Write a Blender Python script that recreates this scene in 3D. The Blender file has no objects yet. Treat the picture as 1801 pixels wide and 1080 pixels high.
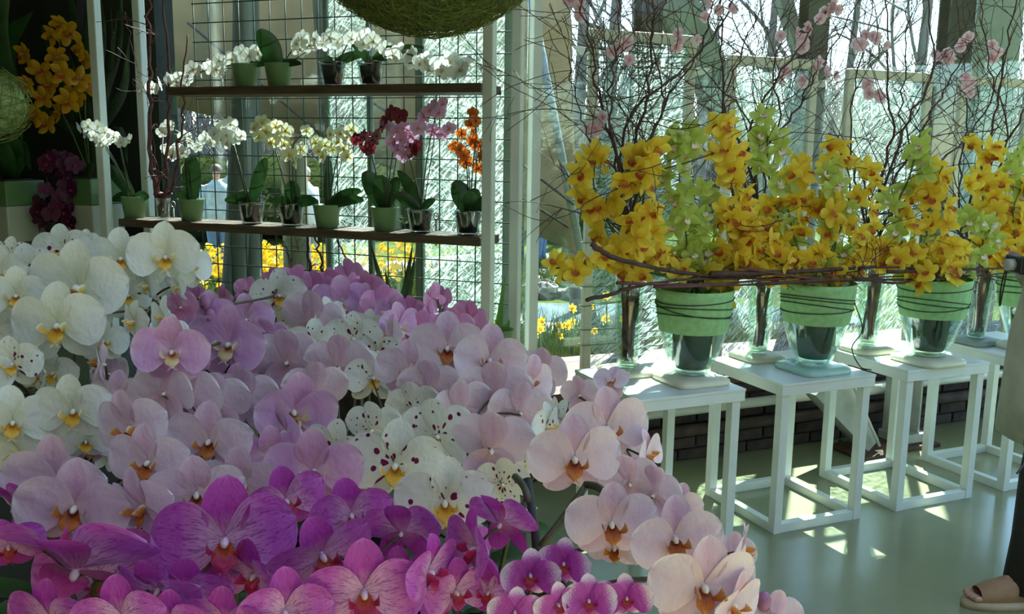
import bpy, bmesh, math, random
import numpy as np
from mathutils import Vector, Matrix, Quaternion, Euler
random.seed(7)
scene = bpy.context.scene
COL = scene.collection
PI = math.pi

# ------------------------------------------------------------------ camera
FPX, CX, CY, CAMH = 1630.0, 900.5, 540.0, 1.6
PITCH, ROLL = math.radians(9.75), math.radians(0.8)
_fw = Vector((0, math.cos(PITCH), -math.sin(PITCH)))
_up0 = Vector((0, math.sin(PITCH), math.cos(PITCH)))
_rt0 = Vector((1, 0, 0))
_rt = math.cos(ROLL)*_rt0 + math.sin(ROLL)*_up0
_up = -math.sin(ROLL)*_rt0 + math.cos(ROLL)*_up0
CAM = Vector((0, 0, CAMH))
cd = bpy.data.cameras.new('camera')
cd.sensor_width = 36.0
cd.lens = FPX/1801*36.0
cd.clip_start = 0.05
cd.clip_end = 300
cam = bpy.data.objects.new('camera', cd)
M = Matrix((_rt, _up, -_fw)).transposed().to_4x4()
M.translation = CAM
cam.matrix_world = M
COL.objects.link(cam)
scene.camera = cam

# ------------------------------------------------------------------ light
SUN_EL, SUN_AZ = math.radians(50), math.radians(71)     # the sun stands outside, beyond the windows
world = bpy.data.worlds.new('sky')
scene.world = world
world.use_nodes = True
wn = world.node_tree.nodes; wl = world.node_tree.links
wn.clear()
wo = wn.new('ShaderNodeOutputWorld'); wb = wn.new('ShaderNodeBackground'); ws = wn.new('ShaderNodeTexSky')
ws.sky_type = 'NISHITA'
ws.sun_disc = False
ws.sun_elevation = SUN_EL
ws.sun_rotation = PI/2 - SUN_AZ
ws.air_density = 1.0; ws.dust_density = 0.25; ws.ozone_density = 1.0
wb.inputs['Strength'].default_value = 0.38
wm_ = wn.new('ShaderNodeMixRGB'); wm_.blend_type = 'MULTIPLY'; wm_.inputs[0].default_value = 1.0; wm_.inputs[2].default_value = (0.95, 0.98, 1.02, 1)
wl.new(ws.outputs[0], wm_.inputs[1]); wl.new(wm_.outputs[0], wb.inputs[0]); wl.new(wb.outputs[0], wo.inputs[0])
sl = bpy.data.lights.new('sun', 'SUN')
sl.energy = 15.0; sl.angle = math.radians(0.6); sl.color = (1.0, 0.98, 0.95)
so = bpy.data.objects.new('sun', sl)
sd = Vector((math.cos(SUN_EL)*math.cos(SUN_AZ), math.cos(SUN_EL)*math.sin(SUN_AZ), math.sin(SUN_EL)))
so.rotation_euler = sd.to_track_quat('Z', 'Y').to_euler()
so.location = sd*30
COL.objects.link(so)

vs = scene.view_settings
vs.view_transform = 'Standard'; vs.look = 'None'; vs.gamma = 1.0; vs.use_curve_mapping = False
vs.exposure = 1.0
scene.cycles.use_denoising = True
scene.cycles.max_bounces = 7
scene.cycles.transparent_max_bounces = 18
scene.cycles.caustics_reflective = False
scene.cycles.caustics_refractive = False
scene.cycles.sample_clamp_indirect = 6.0

# ------------------------------------------------------------------ frames of the two window fronts
def ray(px, py): return _fw + _rt*((px-CX)/FPX) - _up*((py-CY)/FPX)
def atz(px, py, z):
    r = ray(px, py); return CAM + r*((z-CAMH)/r.z)
def aty(px, py, y):
    r = ray(px, py); return CAM + r*(y/r.y)
BA = math.radians(23.5)
Bv = Vector((math.cos(BA), math.sin(BA), 0)); Av = Vector((-math.sin(BA), math.cos(BA), 0))
def W(t, s, z): return Bv*t + Av*s + Vector((0, 0, z))          # the front behind the white stands
def ats(px, py, s):
    r = ray(px, py); return CAM + r*(s/r.dot(Av))
GA = math.radians(-21.5)
Gv = Vector((math.cos(GA), math.sin(GA), 0)); Nv = Vector((-math.sin(GA), math.cos(GA), 0))
G0 = aty(890, 420, 4.25); G0.z = 0
def GP(u, v, z): return G0 + Gv*u + Nv*v + Vector((0, 0, z))    # the front behind the plant rack
def atv(px, py, v):
    r = ray(px, py); return CAM + r*(((G0-CAM).dot(Nv)+v)/r.dot(Nv))

# ------------------------------------------------------------------ mesh helpers
class MB:
    def __init__(self): self.v = []; self.f = []; self.m = []; self.uv = {}
    def _add(self, vs, fs, mi=0):
        o = len(self.v); self.v += [tuple(p) for p in vs]
        self.f += [tuple(i+o for i in q) for q in fs]; self.m += [mi]*len(fs)
        return o
    def box(self, c, size, rot=0.0, mi=0, bev=0.0, mat=None):
        hx, hy, hz = size[0]/2, size[1]/2, size[2]/2
        c = Vector(c)
        R = mat if mat is not None else Matrix.Rotation(rot, 3, 'Z')
        if bev <= 0:
            P = [Vector((x*hx, y*hy, z*hz)) for x in (-1, 1) for y in (-1, 1) for z in (-1, 1)]
            F = [(0, 1, 3, 2), (4, 6, 7, 5), (0, 4, 5, 1), (2, 3, 7, 6), (0, 2, 6, 4), (1, 5, 7, 3)]
        else:
            bm = bmesh.new(); bmesh.ops.create_cube(bm, size=1.0)
            for q in bm.verts: q.co = Vector((q.co.x*size[0], q.co.y*size[1], q.co.z*size[2]))
            bmesh.ops.bevel(bm, geom=list(bm.edges), offset=bev, segments=2, profile=0.5, affect='EDGES')
            bm.verts.index_update()
            P = [q.co.copy() for q in bm.verts]; F = [tuple(q.index for q in f.verts) for f in bm.faces]
            bm.free()
        self._add([R @ p + c for p in P], F, mi); return self
    def tube(self, pts, radii, sides=6, mi=0, cap=True):
        pts = [Vector(p) for p in pts]; n = len(pts)
        if not hasattr(radii, '__len__'): radii = [radii]*n
        o = len(self.v); up = None; fs = []; vsx = []
        for i, p in enumerate(pts):
            d = (pts[min(i+1, n-1)] - pts[max(i-1, 0)])
            if d.length < 1e-9: d = Vector((0, 0, 1))
            d.normalize()
            if up is None:
                up = Vector((0, 0, 1)) if abs(d.z) < 0.9 else Vector((1, 0, 0))
            x = d.cross(up)
            if x.length < 1e-6: x = d.orthogonal()
            x.normalize(); y = x.cross(d).normalized(); up = y
            for k in range(sides):
                a = 2*PI*k/sides
                vsx.append(p + (x*math.cos(a) + y*math.sin(a))*radii[i])
        for i in range(n-1):
            for k in range(sides):
                k2 = (k+1) % sides
                fs.append((i*sides+k, i*sides+k2, (i+1)*sides+k2, (i+1)*sides+k))
        if cap:
            fs.append(tuple(range(sides-1, -1, -1))); fs.append(tuple((n-1)*sides+k for k in range(sides)))
        self._add(vsx, fs, mi); return self
    def lathe(self, prof, segs=20, c=(0, 0, 0), mi=0, cap_b=False, cap_t=False, sq=0.0, rot=0.0):
        c = Vector(c); vsx = []; fs = []; n = len(prof)
        for r, z in prof:
            for k in range(segs):
                a = 2*PI*k/segs + rot
                rr = r
                if sq > 0:
                    q = (abs(math.cos(a-rot))**sq + abs(math.sin(a-rot))**sq)**(-1/sq); rr = r*q
                vsx.append(c + Vector((rr*math.cos(a), rr*math.sin(a), z)))
        for i in range(n-1):
            for k in range(segs):
                k2 = (k+1) % segs
                fs.append((i*segs+k, i*segs+k2, (i+1)*segs+k2, (i+1)*segs+k))
        if cap_b: fs.append(tuple(range(segs-1, -1, -1)))
        if cap_t: fs.append(tuple((n-1)*segs+k for k in range(segs)))
        self._add(vsx, fs, mi); return self
    def loft(self, rings, segs=14, mi=0, cap=True):
        # rings: (centre, rx, ry, axis_x, axis_y)
        vsx = []; fs = []; n = len(rings)
        for c, rx, ry, ax, ay in rings:
            c = Vector(c); ax = Vector(ax); ay = Vector(ay)
            for k in range(segs):
                a = 2*PI*k/segs
                vsx.append(c + ax*rx*math.cos(a) + ay*ry*math.sin(a))
        for i in range(n-1):
            for k in range(segs):
                k2 = (k+1) % segs
                fs.append((i*segs+k, i*segs+k2, (i+1)*segs+k2, (i+1)*segs+k))
        if cap:
            fs.append(tuple(range(segs-1, -1, -1))); fs.append(tuple((n-1)*segs+k for k in range(segs)))
        self._add(vsx, fs, mi); return self
    def patch(self, fn, nr, nc, mi=0):
        # fn(r, c) with r in 0..1, c in -1..1 ; keeps (r, c) as uv
        vsx = []; fs = []; o = len(self.v)
        for i in range(nr+1):
            for j in range(nc+1):
                r = i/nr; c = -1+2*j/nc
                r = 1-(1-r)**1.6
                vsx.append(fn(r, c)); self.uv[o+i*(nc+1)+j] = (r, c*0.5+0.5)
        for i in range(nr):
            for j in range(nc):
                a = i*(nc+1)+j
                fs.append((a, a+1, a+nc+2, a+nc+1))
        self._add(vsx, fs, mi); return self
    def blob(self, c, r, seg=8, mi=0, jit=0.0, rnd=random):
        c = Vector(c)
        if not hasattr(r, '__len__'): r = (r, r, r)
        vsx = []; fs = []; rings = max(4, seg//2+1)
        for i in range(rings+1):
            th = PI*i/rings
            for k in range(seg):
                a = 2*PI*k/seg; q = 1+rnd.uniform(-jit, jit)
                vsx.append(c + Vector((r[0]*q*math.sin(th)*math.cos(a), r[1]*q*math.sin(th)*math.sin(a), r[2]*q*math.cos(th))))
        for i in range(rings):
            for k in range(seg):
                k2 = (k+1) % seg
                fs.append((i*seg+k, (i+1)*seg+k, (i+1)*seg+k2, i*seg+k2))
        self._add(vsx, fs, mi); return self
    def mesh(self, name, mats, smooth=True):
        me = bpy.data.meshes.new(name)
        me.from_pydata(self.v, [], self.f)
        if not isinstance(mats, (list, tuple)): mats = [mats]
        for m in mats: me.materials.append(m)
        if len(mats) > 1: me.polygons.foreach_set('material_index', self.m)
        if smooth: me.polygons.foreach_set('use_smooth', [True]*len(me.polygons))
        if self.uv:
            uvl = me.uv_layers.new(name='UVMap')
            li = np.zeros(len(me.loops), dtype=np.int32); me.loops.foreach_get('vertex_index', li)
            arr = np.zeros((len(self.v), 2), dtype=np.float32)
            for k, q in self.uv.items(): arr[k] = q
            uvl.data.foreach_set('uv', arr[li].ravel())
        me.update()
        return me
def ob(name, me, parent=None, mat=None, loc=None):
    o = bpy.data.objects.new(name, me)
    COL.objects.link(o)
    if parent is not None: o.parent = parent
    if mat is not None: o.matrix_basis = mat
    elif loc is not None: o.location = loc
    return o
def empty(name, loc=(0, 0, 0), rz=0.0, parent=None):
    o = bpy.data.objects.new(name, None); COL.objects.link(o)
    o.empty_display_size = 0.05
    o.location = loc; o.rotation_euler = (0, 0, rz)
    if parent is not None: o.parent = parent
    return o
def tag(o, label=None, cat=None, group=None, kind=None):
    if label: o['label'] = label
    if cat: o['category'] = cat
    if group: o['group'] = group
    if kind: o['kind'] = kind
    return o
def rel(parent, pts):
    m = parent_matrix(parent).inverted()
    return [m @ Vector(p) for p in pts]
def parent_matrix(o):
    m = Matrix.Translation(o.location) @ o.rotation_euler.to_matrix().to_4x4()
    return m
def bez(p0, p1, p2, n=8):
    p0, p1, p2 = Vector(p0), Vector(p1), Vector(p2)
    return [(1-t)**2*p0 + 2*t*(1-t)*p1 + t*t*p2 for t in [i/n for i in range(n+1)]]
def spline(pts, n=6):
    pts = [Vector(p) for p in pts]
    if len(pts) < 3: return pts
    P = [pts[0]*2-pts[1]] + pts + [pts[-1]*2-pts[-2]]
    out = []
    for i in range(1, len(P)-2):
        for k in range(n):
            t = k/n
            a, b, c, d = P[i-1], P[i], P[i+1], P[i+2]
            out.append(0.5*((2*b) + (c-a)*t + (2*a-5*b+4*c-d)*t*t + (3*b-a-3*c+d)*t**3))
    out.append(pts[-1]); return out

# ------------------------------------------------------------------ materials
def hexc(r, g, b):
    def l(c):
        c /= 255.0
        return c/12.92 if c <= 0.04045 else ((c+0.055)/1.055)**2.4
    return (l(r), l(g), l(b), 1)
MATS = {}
def newmat(name):
    m = bpy.data.materials.new(name); m.use_nodes = True
    nt = m.node_tree; nt.nodes.clear()
    out = nt.nodes.new('ShaderNodeOutputMaterial')
    MATS[name] = m
    return m, nt, out
def nd(nt, typ, **kw):
    n = nt.nodes.new(typ)
    for k, v in kw.items(): setattr(n, k, v)
    return n
def plain(name, rgb, rough=0.5, metal=0.0, var=0.0, scale=20.0, rgb2=None, bump=0.0, bscale=None, coat=0.0, stretch=None, spec=0.5):
    m, nt, out = newmat(name)
    p = nd(nt, 'ShaderNodeBsdfPrincipled')
    p.inputs['Roughness'].default_value = rough; p.inputs['Metallic'].default_value = metal
    p.inputs['Coat Weight'].default_value = coat
    p.inputs['Specular IOR Level'].default_value = spec
    c1 = hexc(*rgb); c2 = hexc(*(rgb2 or [max(0, min(255, x*(1-var))) for x in rgb]))
    tc = nd(nt, 'ShaderNodeTexCoord'); mp = nd(nt, 'ShaderNodeMapping')
    if stretch: mp.inputs['Scale'].default_value = stretch
    nt.links.new(tc.outputs['Object'], mp.inputs[0])
    nz = nd(nt, 'ShaderNodeTexNoise'); nz.inputs['Scale'].default_value = scale; nz.inputs['Detail'].default_value = 4
    nt.links.new(mp.outputs[0], nz.inputs['Vector'])
    rp = nd(nt, 'ShaderNodeValToRGB')
    rp.color_ramp.elements[0].position = 0.35; rp.color_ramp.elements[0].color = c2
    rp.color_ramp.elements[1].position = 0.65; rp.color_ramp.elements[1].color = c1
    nt.links.new(nz.outputs['Fac'], rp.inputs[0]); nt.links.new(rp.outputs[0], p.inputs['Base Color'])
    if bump > 0:
        b = nd(nt, 'ShaderNodeBump'); b.inputs['Strength'].default_value = bump; b.inputs['Distance'].default_value = 0.01
        if bscale:
            n2 = nd(nt, 'ShaderNodeTexNoise'); n2.inputs['Scale'].default_value = bscale; n2.inputs['Detail'].default_value = 5
            nt.links.new(mp.outputs[0], n2.inputs['Vector']); nt.links.new(n2.outputs['Fac'], b.inputs['Height'])
        else: nt.links.new(nz.outputs['Fac'], b.inputs['Height'])
        nt.links.new(b.outputs[0], p.inputs['Normal'])
    nt.links.new(p.outputs[0], out.inputs[0])
    return m
def leafy(name, rgb, rgb2, trans=0.25, rough=0.4, scale=12, spec=0.5):
    m, nt, out = newmat(name)
    p = nd(nt, 'ShaderNodeBsdfPrincipled'); p.inputs['Roughness'].default_value = rough; p.inputs['Specular IOR Level'].default_value = spec
    t = nd(nt, 'ShaderNodeBsdfTranslucent'); mx = nd(nt, 'ShaderNodeMixShader'); mx.inputs[0].default_value = trans
    tc = nd(nt, 'ShaderNodeTexCoord'); nz = nd(nt, 'ShaderNodeTexNoise'); nz.inputs['Scale'].default_value = scale
    nt.links.new(tc.outputs['Object'], nz.inputs['Vector'])
    rp = nd(nt, 'ShaderNodeValToRGB'); rp.color_ramp.elements[0].color = hexc(*rgb2); rp.color_ramp.elements[1].color = hexc(*rgb)
    rp.color_ramp.elements[0].position = 0.3; rp.color_ramp.elements[1].position = 0.7
    nt.links.new(nz.outputs['Fac'], rp.inputs[0])
    nt.links.new(rp.outputs[0], p.inputs['Base Color']); nt.links.new(rp.outputs[0], t.inputs['Color'])
    nt.links.new(p.outputs[0], mx.inputs[1]); nt.links.new(t.outputs[0], mx.inputs[2]); nt.links.new(mx.outputs[0], out.inputs[0])
    return m
def clearglass(name, tint=(235, 245, 240), gloss=0.08, rough=0.02):
    m, nt, out = newmat(name)
    t = nd(nt, 'ShaderNodeBsdfTransparent'); t.inputs[0].default_value = hexc(*tint)
    g = nd(nt, 'ShaderNodeBsdfGlossy'); g.inputs['Roughness'].default_value = rough; g.inputs['Color'].default_value = (1, 1, 1, 1)
    fr = nd(nt, 'ShaderNodeFresnel'); ge = nd(nt, 'ShaderNodeNewGeometry')
    io = nd(nt, 'ShaderNodeMapRange'); io.inputs[3].default_value = 1.45; io.inputs[4].default_value = 1/1.45
    nt.links.new(ge.outputs['Backfacing'], io.inputs[0]); nt.links.new(io.outputs[0], fr.inputs['IOR'])
    ad = nd(nt, 'ShaderNodeMath', operation='MULTIPLY_ADD'); ad.inputs[1].default_value = 1.0; ad.inputs[2].default_value = gloss*0.5
    nt.links.new(fr.outputs[0], ad.inputs[0])
    mx = nd(nt, 'ShaderNodeMixShader'); nt.links.new(ad.outputs[0], mx.inputs[0])
    nt.links.new(t.outputs[0], mx.inputs[1]); nt.links.new(g.outputs[0], mx.inputs[2]); nt.links.new(mx.outputs[0], out.inputs[0])
    return m
def petal(name, core, mid, edge, trans=0.28, rough=0.45, vein=None, vein_amt=0.0, spots=None, speck=None, e_pos=0.85, m_pos=0.45, midrib=None, midrib_amt=0.0, edge_c=0.0):
    """petal colour from its own (r along, c across) coordinates: core at the base, mid, edge at the rim"""
    m, nt, out = newmat(name); L = nt.links.new
    uv = nd(nt, 'ShaderNodeUVMap'); sp = nd(nt, 'ShaderNodeSeparateXYZ'); L(uv.outputs[0], sp.inputs[0])
    oi = nd(nt, 'ShaderNodeObjectInfo')
    # distance towards the rim: max of r and |c|*edge_c
    ca = nd(nt, 'ShaderNodeMath', operation='MULTIPLY_ADD'); ca.inputs[1].default_value = 2; ca.inputs[2].default_value = -1; L(sp.outputs[1], ca.inputs[0])
    cb = nd(nt, 'ShaderNodeMath', operation='ABSOLUTE'); L(ca.outputs[0], cb.inputs[0])
    ec = nd(nt, 'ShaderNodeMath', operation='MULTIPLY'); ec.inputs[1].default_value = edge_c; L(cb.outputs[0], ec.inputs[0])
    rr = nd(nt, 'ShaderNodeMath', operation='MAXIMUM'); L(sp.outputs[0], rr.inputs[0]); L(ec.outputs[0], rr.inputs[1])
    nz = nd(nt, 'ShaderNodeTexNoise'); nz.inputs['Scale'].default_value = 5; L(uv.outputs[0], nz.inputs['Vector'])
    nz.noise_dimensions = '4D'; L(oi.outputs['Random'], nz.inputs['W'])
    jj = nd(nt, 'ShaderNodeMath', operation='MULTIPLY_ADD'); jj.inputs[1].default_value = 0.2; jj.inputs[2].default_value = -0.1; L(nz.outputs['Fac'], jj.inputs[0])
    r2 = nd(nt, 'ShaderNodeMath', operation='ADD'); L(rr.outputs[0], r2.inputs[0]); L(jj.outputs[0], r2.inputs[1])
    rp = nd(nt, 'ShaderNodeValToRGB'); e = rp.color_ramp.elements
    e[0].position = 0.05; e[0].color = hexc(*core); e[1].position = 0.98; e[1].color = hexc(*edge)
    q = rp.color_ramp.elements.new(m_pos); q.color = hexc(*mid)
    if e_pos < 0.97:
        q = rp.color_ramp.elements.new(e_pos); q.color = hexc(*[0.6*a+0.4*b for a, b in zip(mid, edge)])
    L(r2.outputs[0], rp.inputs[0])
    col = rp.outputs[0]
    def mixin(col, fac, rgb):
        mx = nd(nt, 'ShaderNodeMixRGB'); L(fac, mx.inputs[0]); L(col, mx.inputs[1]); mx.inputs[2].default_value = hexc(*rgb); return mx.outputs[0]
    if midrib:
        a = nd(nt, 'ShaderNodeMapRange'); a.inputs[1].default_value = 0.0; a.inputs[2].default_value = 0.6; a.inputs[3].default_value = midrib_amt; a.inputs[4].default_value = 0.0
        L(cb.outputs[0], a.inputs[0]); col = mixin(col, a.outputs[0], midrib)
    if vein:
        cmb = nd(nt, 'ShaderNodeCombineXYZ')
        a = nd(nt, 'ShaderNodeMath', operation='MULTIPLY'); a.inputs[1].default_value = 1.6; L(sp.outputs[0], a.inputs[0])
        b = nd(nt, 'ShaderNodeMath', operation='MULTIPLY'); b.inputs[1].default_value = 13.0; L(sp.outputs[1], b.inputs[0])
        L(a.outputs[0], cmb.inputs[0]); L(b.outputs[0], cmb.inputs[1])
        n2 = nd(nt, 'ShaderNodeTexNoise'); n2.inputs['Scale'].default_value = 1.5; n2.inputs['Detail'].default_value = 2; L(cmb.outputs[0], n2.inputs['Vector'])
        s = nd(nt, 'ShaderNodeMapRange'); s.inputs[1].default_value = 0.46; s.inputs[2].default_value = 0.5; s.inputs[3].default_value = 0; s.inputs[4].default_value = 1
        s2 = nd(nt, 'ShaderNodeMapRange'); s2.inputs[1].default_value = 0.5; s2.inputs[2].default_value = 0.545; s2.inputs[3].default_value = 1; s2.inputs[4].default_value = 0
        L(n2.outputs['Fac'], s.inputs[0]); L(n2.outputs['Fac'], s2.inputs[0])
        mm = nd(nt, 'ShaderNodeMath', operation='MULTIPLY'); L(s.outputs[0], mm.inputs[0]); L(s2.outputs[0], mm.inputs[1])
        m2 = nd(nt, 'ShaderNodeMath', operation='MULTIPLY'); m2.inputs[1].default_value = vein_amt; L(mm.outputs[0], m2.inputs[0])
        col = mixin(col, m2.outputs[0], vein)
    if spots:
        # a few dark blotches, crowding towards the base of the petal
        ofs = nd(nt, 'ShaderNodeCombineXYZ'); k = nd(nt, 'ShaderNodeMath', operation='MULTIPLY'); k.inputs[1].default_value = 37.0; L(oi.outputs['Random'], k.inputs[0]); L(k.outputs[0], ofs.inputs[2])
        va = nd(nt, 'ShaderNodeVectorMath', operation='ADD'); L(uv.outputs[0], va.inputs[0]); L(ofs.outputs[0], va.inputs[1])
        vo = nd(nt, 'ShaderNodeTexVoronoi'); vo.inputs['Scale'].default_value = 4.6; L(va.outputs[0], vo.inputs['Vector'])
        th = nd(nt, 'ShaderNodeMapRange'); th.inputs[1].default_value = 0.05; th.inputs[2].default_value = 0.75; th.inputs[3].default_value = 0.56; th.inputs[4].default_value = 0.20
        L(sp.outputs[0], th.inputs[0])
        cl = nd(nt, 'ShaderNodeSeparateXYZ'); L(vo.outputs['Color'], cl.inputs[0])
        tm = nd(nt, 'ShaderNodeMath', operation='MULTIPLY'); L(th.outputs[0], tm.inputs[0]); L(cl.outputs[0], tm.inputs[1])
        sb = nd(nt, 'ShaderNodeMath', operation='SUBTRACT'); L(tm.outputs[0], sb.inputs[0]); L(vo.outputs['Distance'], sb.inputs[1])
        st = nd(nt, 'ShaderNodeMapRange'); st.inputs[1].default_value = -0.02; st.inputs[2].default_value = 0.03; L(sb.outputs[0], st.inputs[0])
        col = mixin(col, st.outputs[0], spots)
    if speck:
        n3 = nd(nt, 'ShaderNodeTexNoise'); n3.inputs['Scale'].default_value = 30; n3.inputs['Detail'].default_value = 3; L(uv.outputs[0], n3.inputs['Vector'])
        ad = nd(nt, 'ShaderNodeMath', operation='MULTIPLY_ADD'); ad.inputs[1].default_value = 0.9; L(rr.outputs[0], ad.inputs[0]); L(n3.outputs['Fac'], ad.inputs[2])
        st = nd(nt, 'ShaderNodeMapRange'); st.inputs[1].default_value = 1.12; st.inputs[2].default_value = 1.28; L(ad.outputs[0], st.inputs[0])
        col = mixin(col, st.outputs[0], speck)
    p = nd(nt, 'ShaderNodeBsdfPrincipled'); p.inputs['Roughness'].default_value = rough; p.inputs['Specular IOR Level'].default_value = 0.3
    t = nd(nt, 'ShaderNodeBsdfTranslucent'); mx = nd(nt, 'ShaderNodeMixShader'); mx.inputs[0].default_value = trans
    L(col, p.inputs['Base Color']); L(col, t.inputs['Color'])
    wv = nd(nt, 'ShaderNodeBump'); wv.inputs['Strength'].default_value = 0.15; wv.inputs['Distance'].default_value = 0.02
    L(nz.outputs['Fac'], wv.inputs['Height']); L(wv.outputs[0], p.inputs['Normal'])
    L(p.outputs[0], mx.inputs[1]); L(t.outputs[0], mx.inputs[2]); L(mx.outputs[0], out.inputs[0])
    return m
def fibre_sheet(name, col=(205, 235, 225), ang=0.6, cover=0.5):
    m, nt, out = newmat(name); L = nt.links.new
    tc = nd(nt, 'ShaderNodeTexCoord')
    def streak(angle, sc, lo, hi):
        m0 = nd(nt, 'ShaderNodeMapping'); m0.inputs['Rotation'].default_value = (0, angle, 0)
        mp = nd(nt, 'ShaderNodeMapping'); mp.inputs['Scale'].default_value = (2.6, 1, 20.0)
        L(tc.outputs['Object'], m0.inputs[0]); L(m0.outputs[0], mp.inputs[0])
        nz = nd(nt, 'ShaderNodeTexNoise'); nz.inputs['Scale'].default_value = sc; nz.inputs['Detail'].default_value = 5; nz.inputs['Distortion'].default_value = 0.6
        L(mp.outputs[0], nz.inputs['Vector'])
        mr = nd(nt, 'ShaderNodeMapRange'); mr.inputs[1].default_value = lo; mr.inputs[2].default_value = hi; L(nz.outputs['Fac'], mr.inputs[0])
        return mr.outputs[0]
    a = streak(ang, 4.0, 0.51, 0.62); b = streak(ang+0.35, 6.0, 0.54, 0.64)
    mxx = nd(nt, 'ShaderNodeMath', operation='MAXIMUM'); L(a, mxx.inputs[0]); L(b, mxx.inputs[1])
    fac = nd(nt, 'ShaderNodeMath', operation='MULTIPLY_ADD'); fac.inputs[1].default_value = 0.92-cover; fac.inputs[2].default_value = cover; L(mxx.outputs[0], fac.inputs[0])
    t = nd(nt, 'ShaderNodeBsdfTranslucent'); t.inputs[0].default_value = hexc(*col)
    d = nd(nt, 'ShaderNodeBsdfDiffuse'); d.inputs[0].default_value = hexc(*[x*0.97 for x in col])
    m1 = nd(nt, 'ShaderNodeMixShader'); m1.inputs[0].default_value = 0.4; L(t.outputs[0], m1.inputs[1]); L(d.outputs[0], m1.inputs[2])
    tr = nd(nt, 'ShaderNodeBsdfTransparent'); tr.inputs[0].default_value = (0.9, 0.97, 0.95, 1)
    m2 = nd(nt, 'ShaderNodeMixShader'); L(fac.outputs[0], m2.inputs[0]); L(tr.outputs[0], m2.inputs[1]); L(m1.outputs[0], m2.inputs[2])
    L(m2.outputs[0], out.inputs[0])
    return m

M_white = plain('white_paint', (226, 232, 226), 0.35, var=0.04, scale=6)
M_postw = plain('white_post_paint', (214, 222, 216), 0.4, var=0.05, scale=5)
M_cream = plain('cream_wood_frame', (206, 208, 186), 0.5, var=0.08, scale=9)
M_floor = plain('polished_olive_floor', (148, 152, 120), 0.2, rgb2=(132, 137, 106), scale=1.6, bump=0.02, bscale=60, spec=0.6)
M_wood = plain('dark_shelf_wood', (92, 74, 58), 0.6, rgb2=(66, 52, 42), scale=7, bump=0.1, stretch=(1, 8, 8))
M_darkwall = plain('dark_green_wall', (44, 48, 38), 0.8, var=0.25, scale=3)
M_ceil = plain('ceiling_boards', (232, 230, 220), 0.7, var=0.1, scale=2)
M_table = plain('dark_table', (40, 44, 38), 0.7, var=0.2, scale=6)
M_wire = plain('grey_mesh_wire', (74, 92, 82), 0.45, metal=0.4, var=0.15, scale=30)
M_brick = plain('dark_brick', (74, 58, 52), 0.85, rgb2=(46, 39, 37), scale=14, bump=0.25, bscale=70)
M_mortar = plain('mortar', (66, 63, 58), 0.9, var=0.2, scale=30)
M_sill = plain('red_brown_sill', (98, 58, 46), 0.6, var=0.25, scale=8)
M_pipe = plain('pale_heating_pipe', (196, 198, 190), 0.3, var=0.08, scale=7)
M_galv = plain('galvanised_steel', (176, 178, 170), 0.5, metal=0.1, rgb2=(146, 150, 144), scale=7, bump=0.03)
M_rust = plain('rusty_plate', (92, 60, 44), 0.8, rgb2=(60, 50, 44), scale=14, bump=0.2)
M_brown = plain('dark_brown_column', (62, 42, 38), 0.55, var=0.25, scale=5)
M_glass = clearglass('window_glass', (236, 246, 242), 0.05)
M_roofglass = clearglass('roof_glass', (252, 247, 238), 0.02)
M_vase = clearglass('vase_glass', (238, 247, 243), 0.10)
M_cup = clearglass('clear_plastic_pot', (205, 214, 210), 0.2, 0.1)
# ------------------------------------------------------------------ setting: room shell
M_greywall = plain('grey_wall', (120, 122, 118), 0.8, var=0.1, scale=2)
S_WALL, S_GLASS, V_GLASS, WIN_TOP, CEIL = 3.89, 4.45, 0.62, 3.05, 3.2
SILL = 0.44
# corner where the two fronts meet
def _corner(s, v):
    # solve p = Av-plane s, Nv-plane v
    m = Matrix(((Av.x, Av.y), (Nv.x, Nv.y))); rhs = Vector((s, v + G0.dot(Nv)))
    q = m.inverted() @ rhs; return Vector((q.x, q.y, 0))
K = _corner(S_GLASS, V_GLASS)
KT = K.dot(Bv); KU = (K-G0).dot(Gv)
def slab(name, outer, z0, z1, mat, hole=None):
    from mathutils.geometry import tessellate_polygon
    loops = [[Vector((p[0], p[1], 0)) for p in outer]]
    if hole: loops.append([Vector((p[0], p[1], 0)) for p in hole])
    tris = tessellate_polygon(loops); flat = [p for l in loops for p in l]; n = len(flat)
    V = [(p.x, p.y, z0) for p in flat] + [(p.x, p.y, z1) for p in flat]
    Fc = [tuple(t) for t in tris] + [tuple(i+n for i in reversed(t)) for t in tris]
    o = 0
    for l in loops:
        for i in range(len(l)):
            j = (i+1) % len(l); Fc.append((o+i, o+j, o+j+n, o+i+n))
        o += len(l)
    me = bpy.data.meshes.new(name); me.from_pydata(V, [], Fc); me.materials.append(mat); me.update()
    bm = bmesh.new(); bm.from_mesh(me); bmesh.ops.recalc_face_normals(bm, faces=bm.faces); bm.to_mesh(me); bm.free()
    return tag(ob(name, me), kind='structure')
XL, XR, YB = -5.2, 7.6, -4.2
pl = GP(-6.2, V_GLASS+0.2, 0); pr = W(9.0, S_GLASS+0.1, 0)
outer = [(XL, YB), (XR, YB), (XR, pr.y), tuple(W((XR - Av.x*(S_GLASS+0.1))/Bv.x, S_GLASS+0.1, 0))[:2]]
def on_b(x, s):
    t = (x - Av.x*s)/Bv.x; return W(t, s, 0)
def on_g(x, v):
    u = (x - G0.x - Nv.x*v)/Gv.x; return GP(u, v, 0)
K2 = _corner(S_GLASS+0.12, V_GLASS+0.12)
a1 = on_b(XR, S_GLASS+0.12); a2 = on_g(XL, V_GLASS+0.12)
poly = [(XL, YB), (XR, YB), (a1.x, a1.y), (K2.x, K2.y), (a2.x, a2.y)]
slab('floor', poly, -0.15, 0.0, M_floor)
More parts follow.
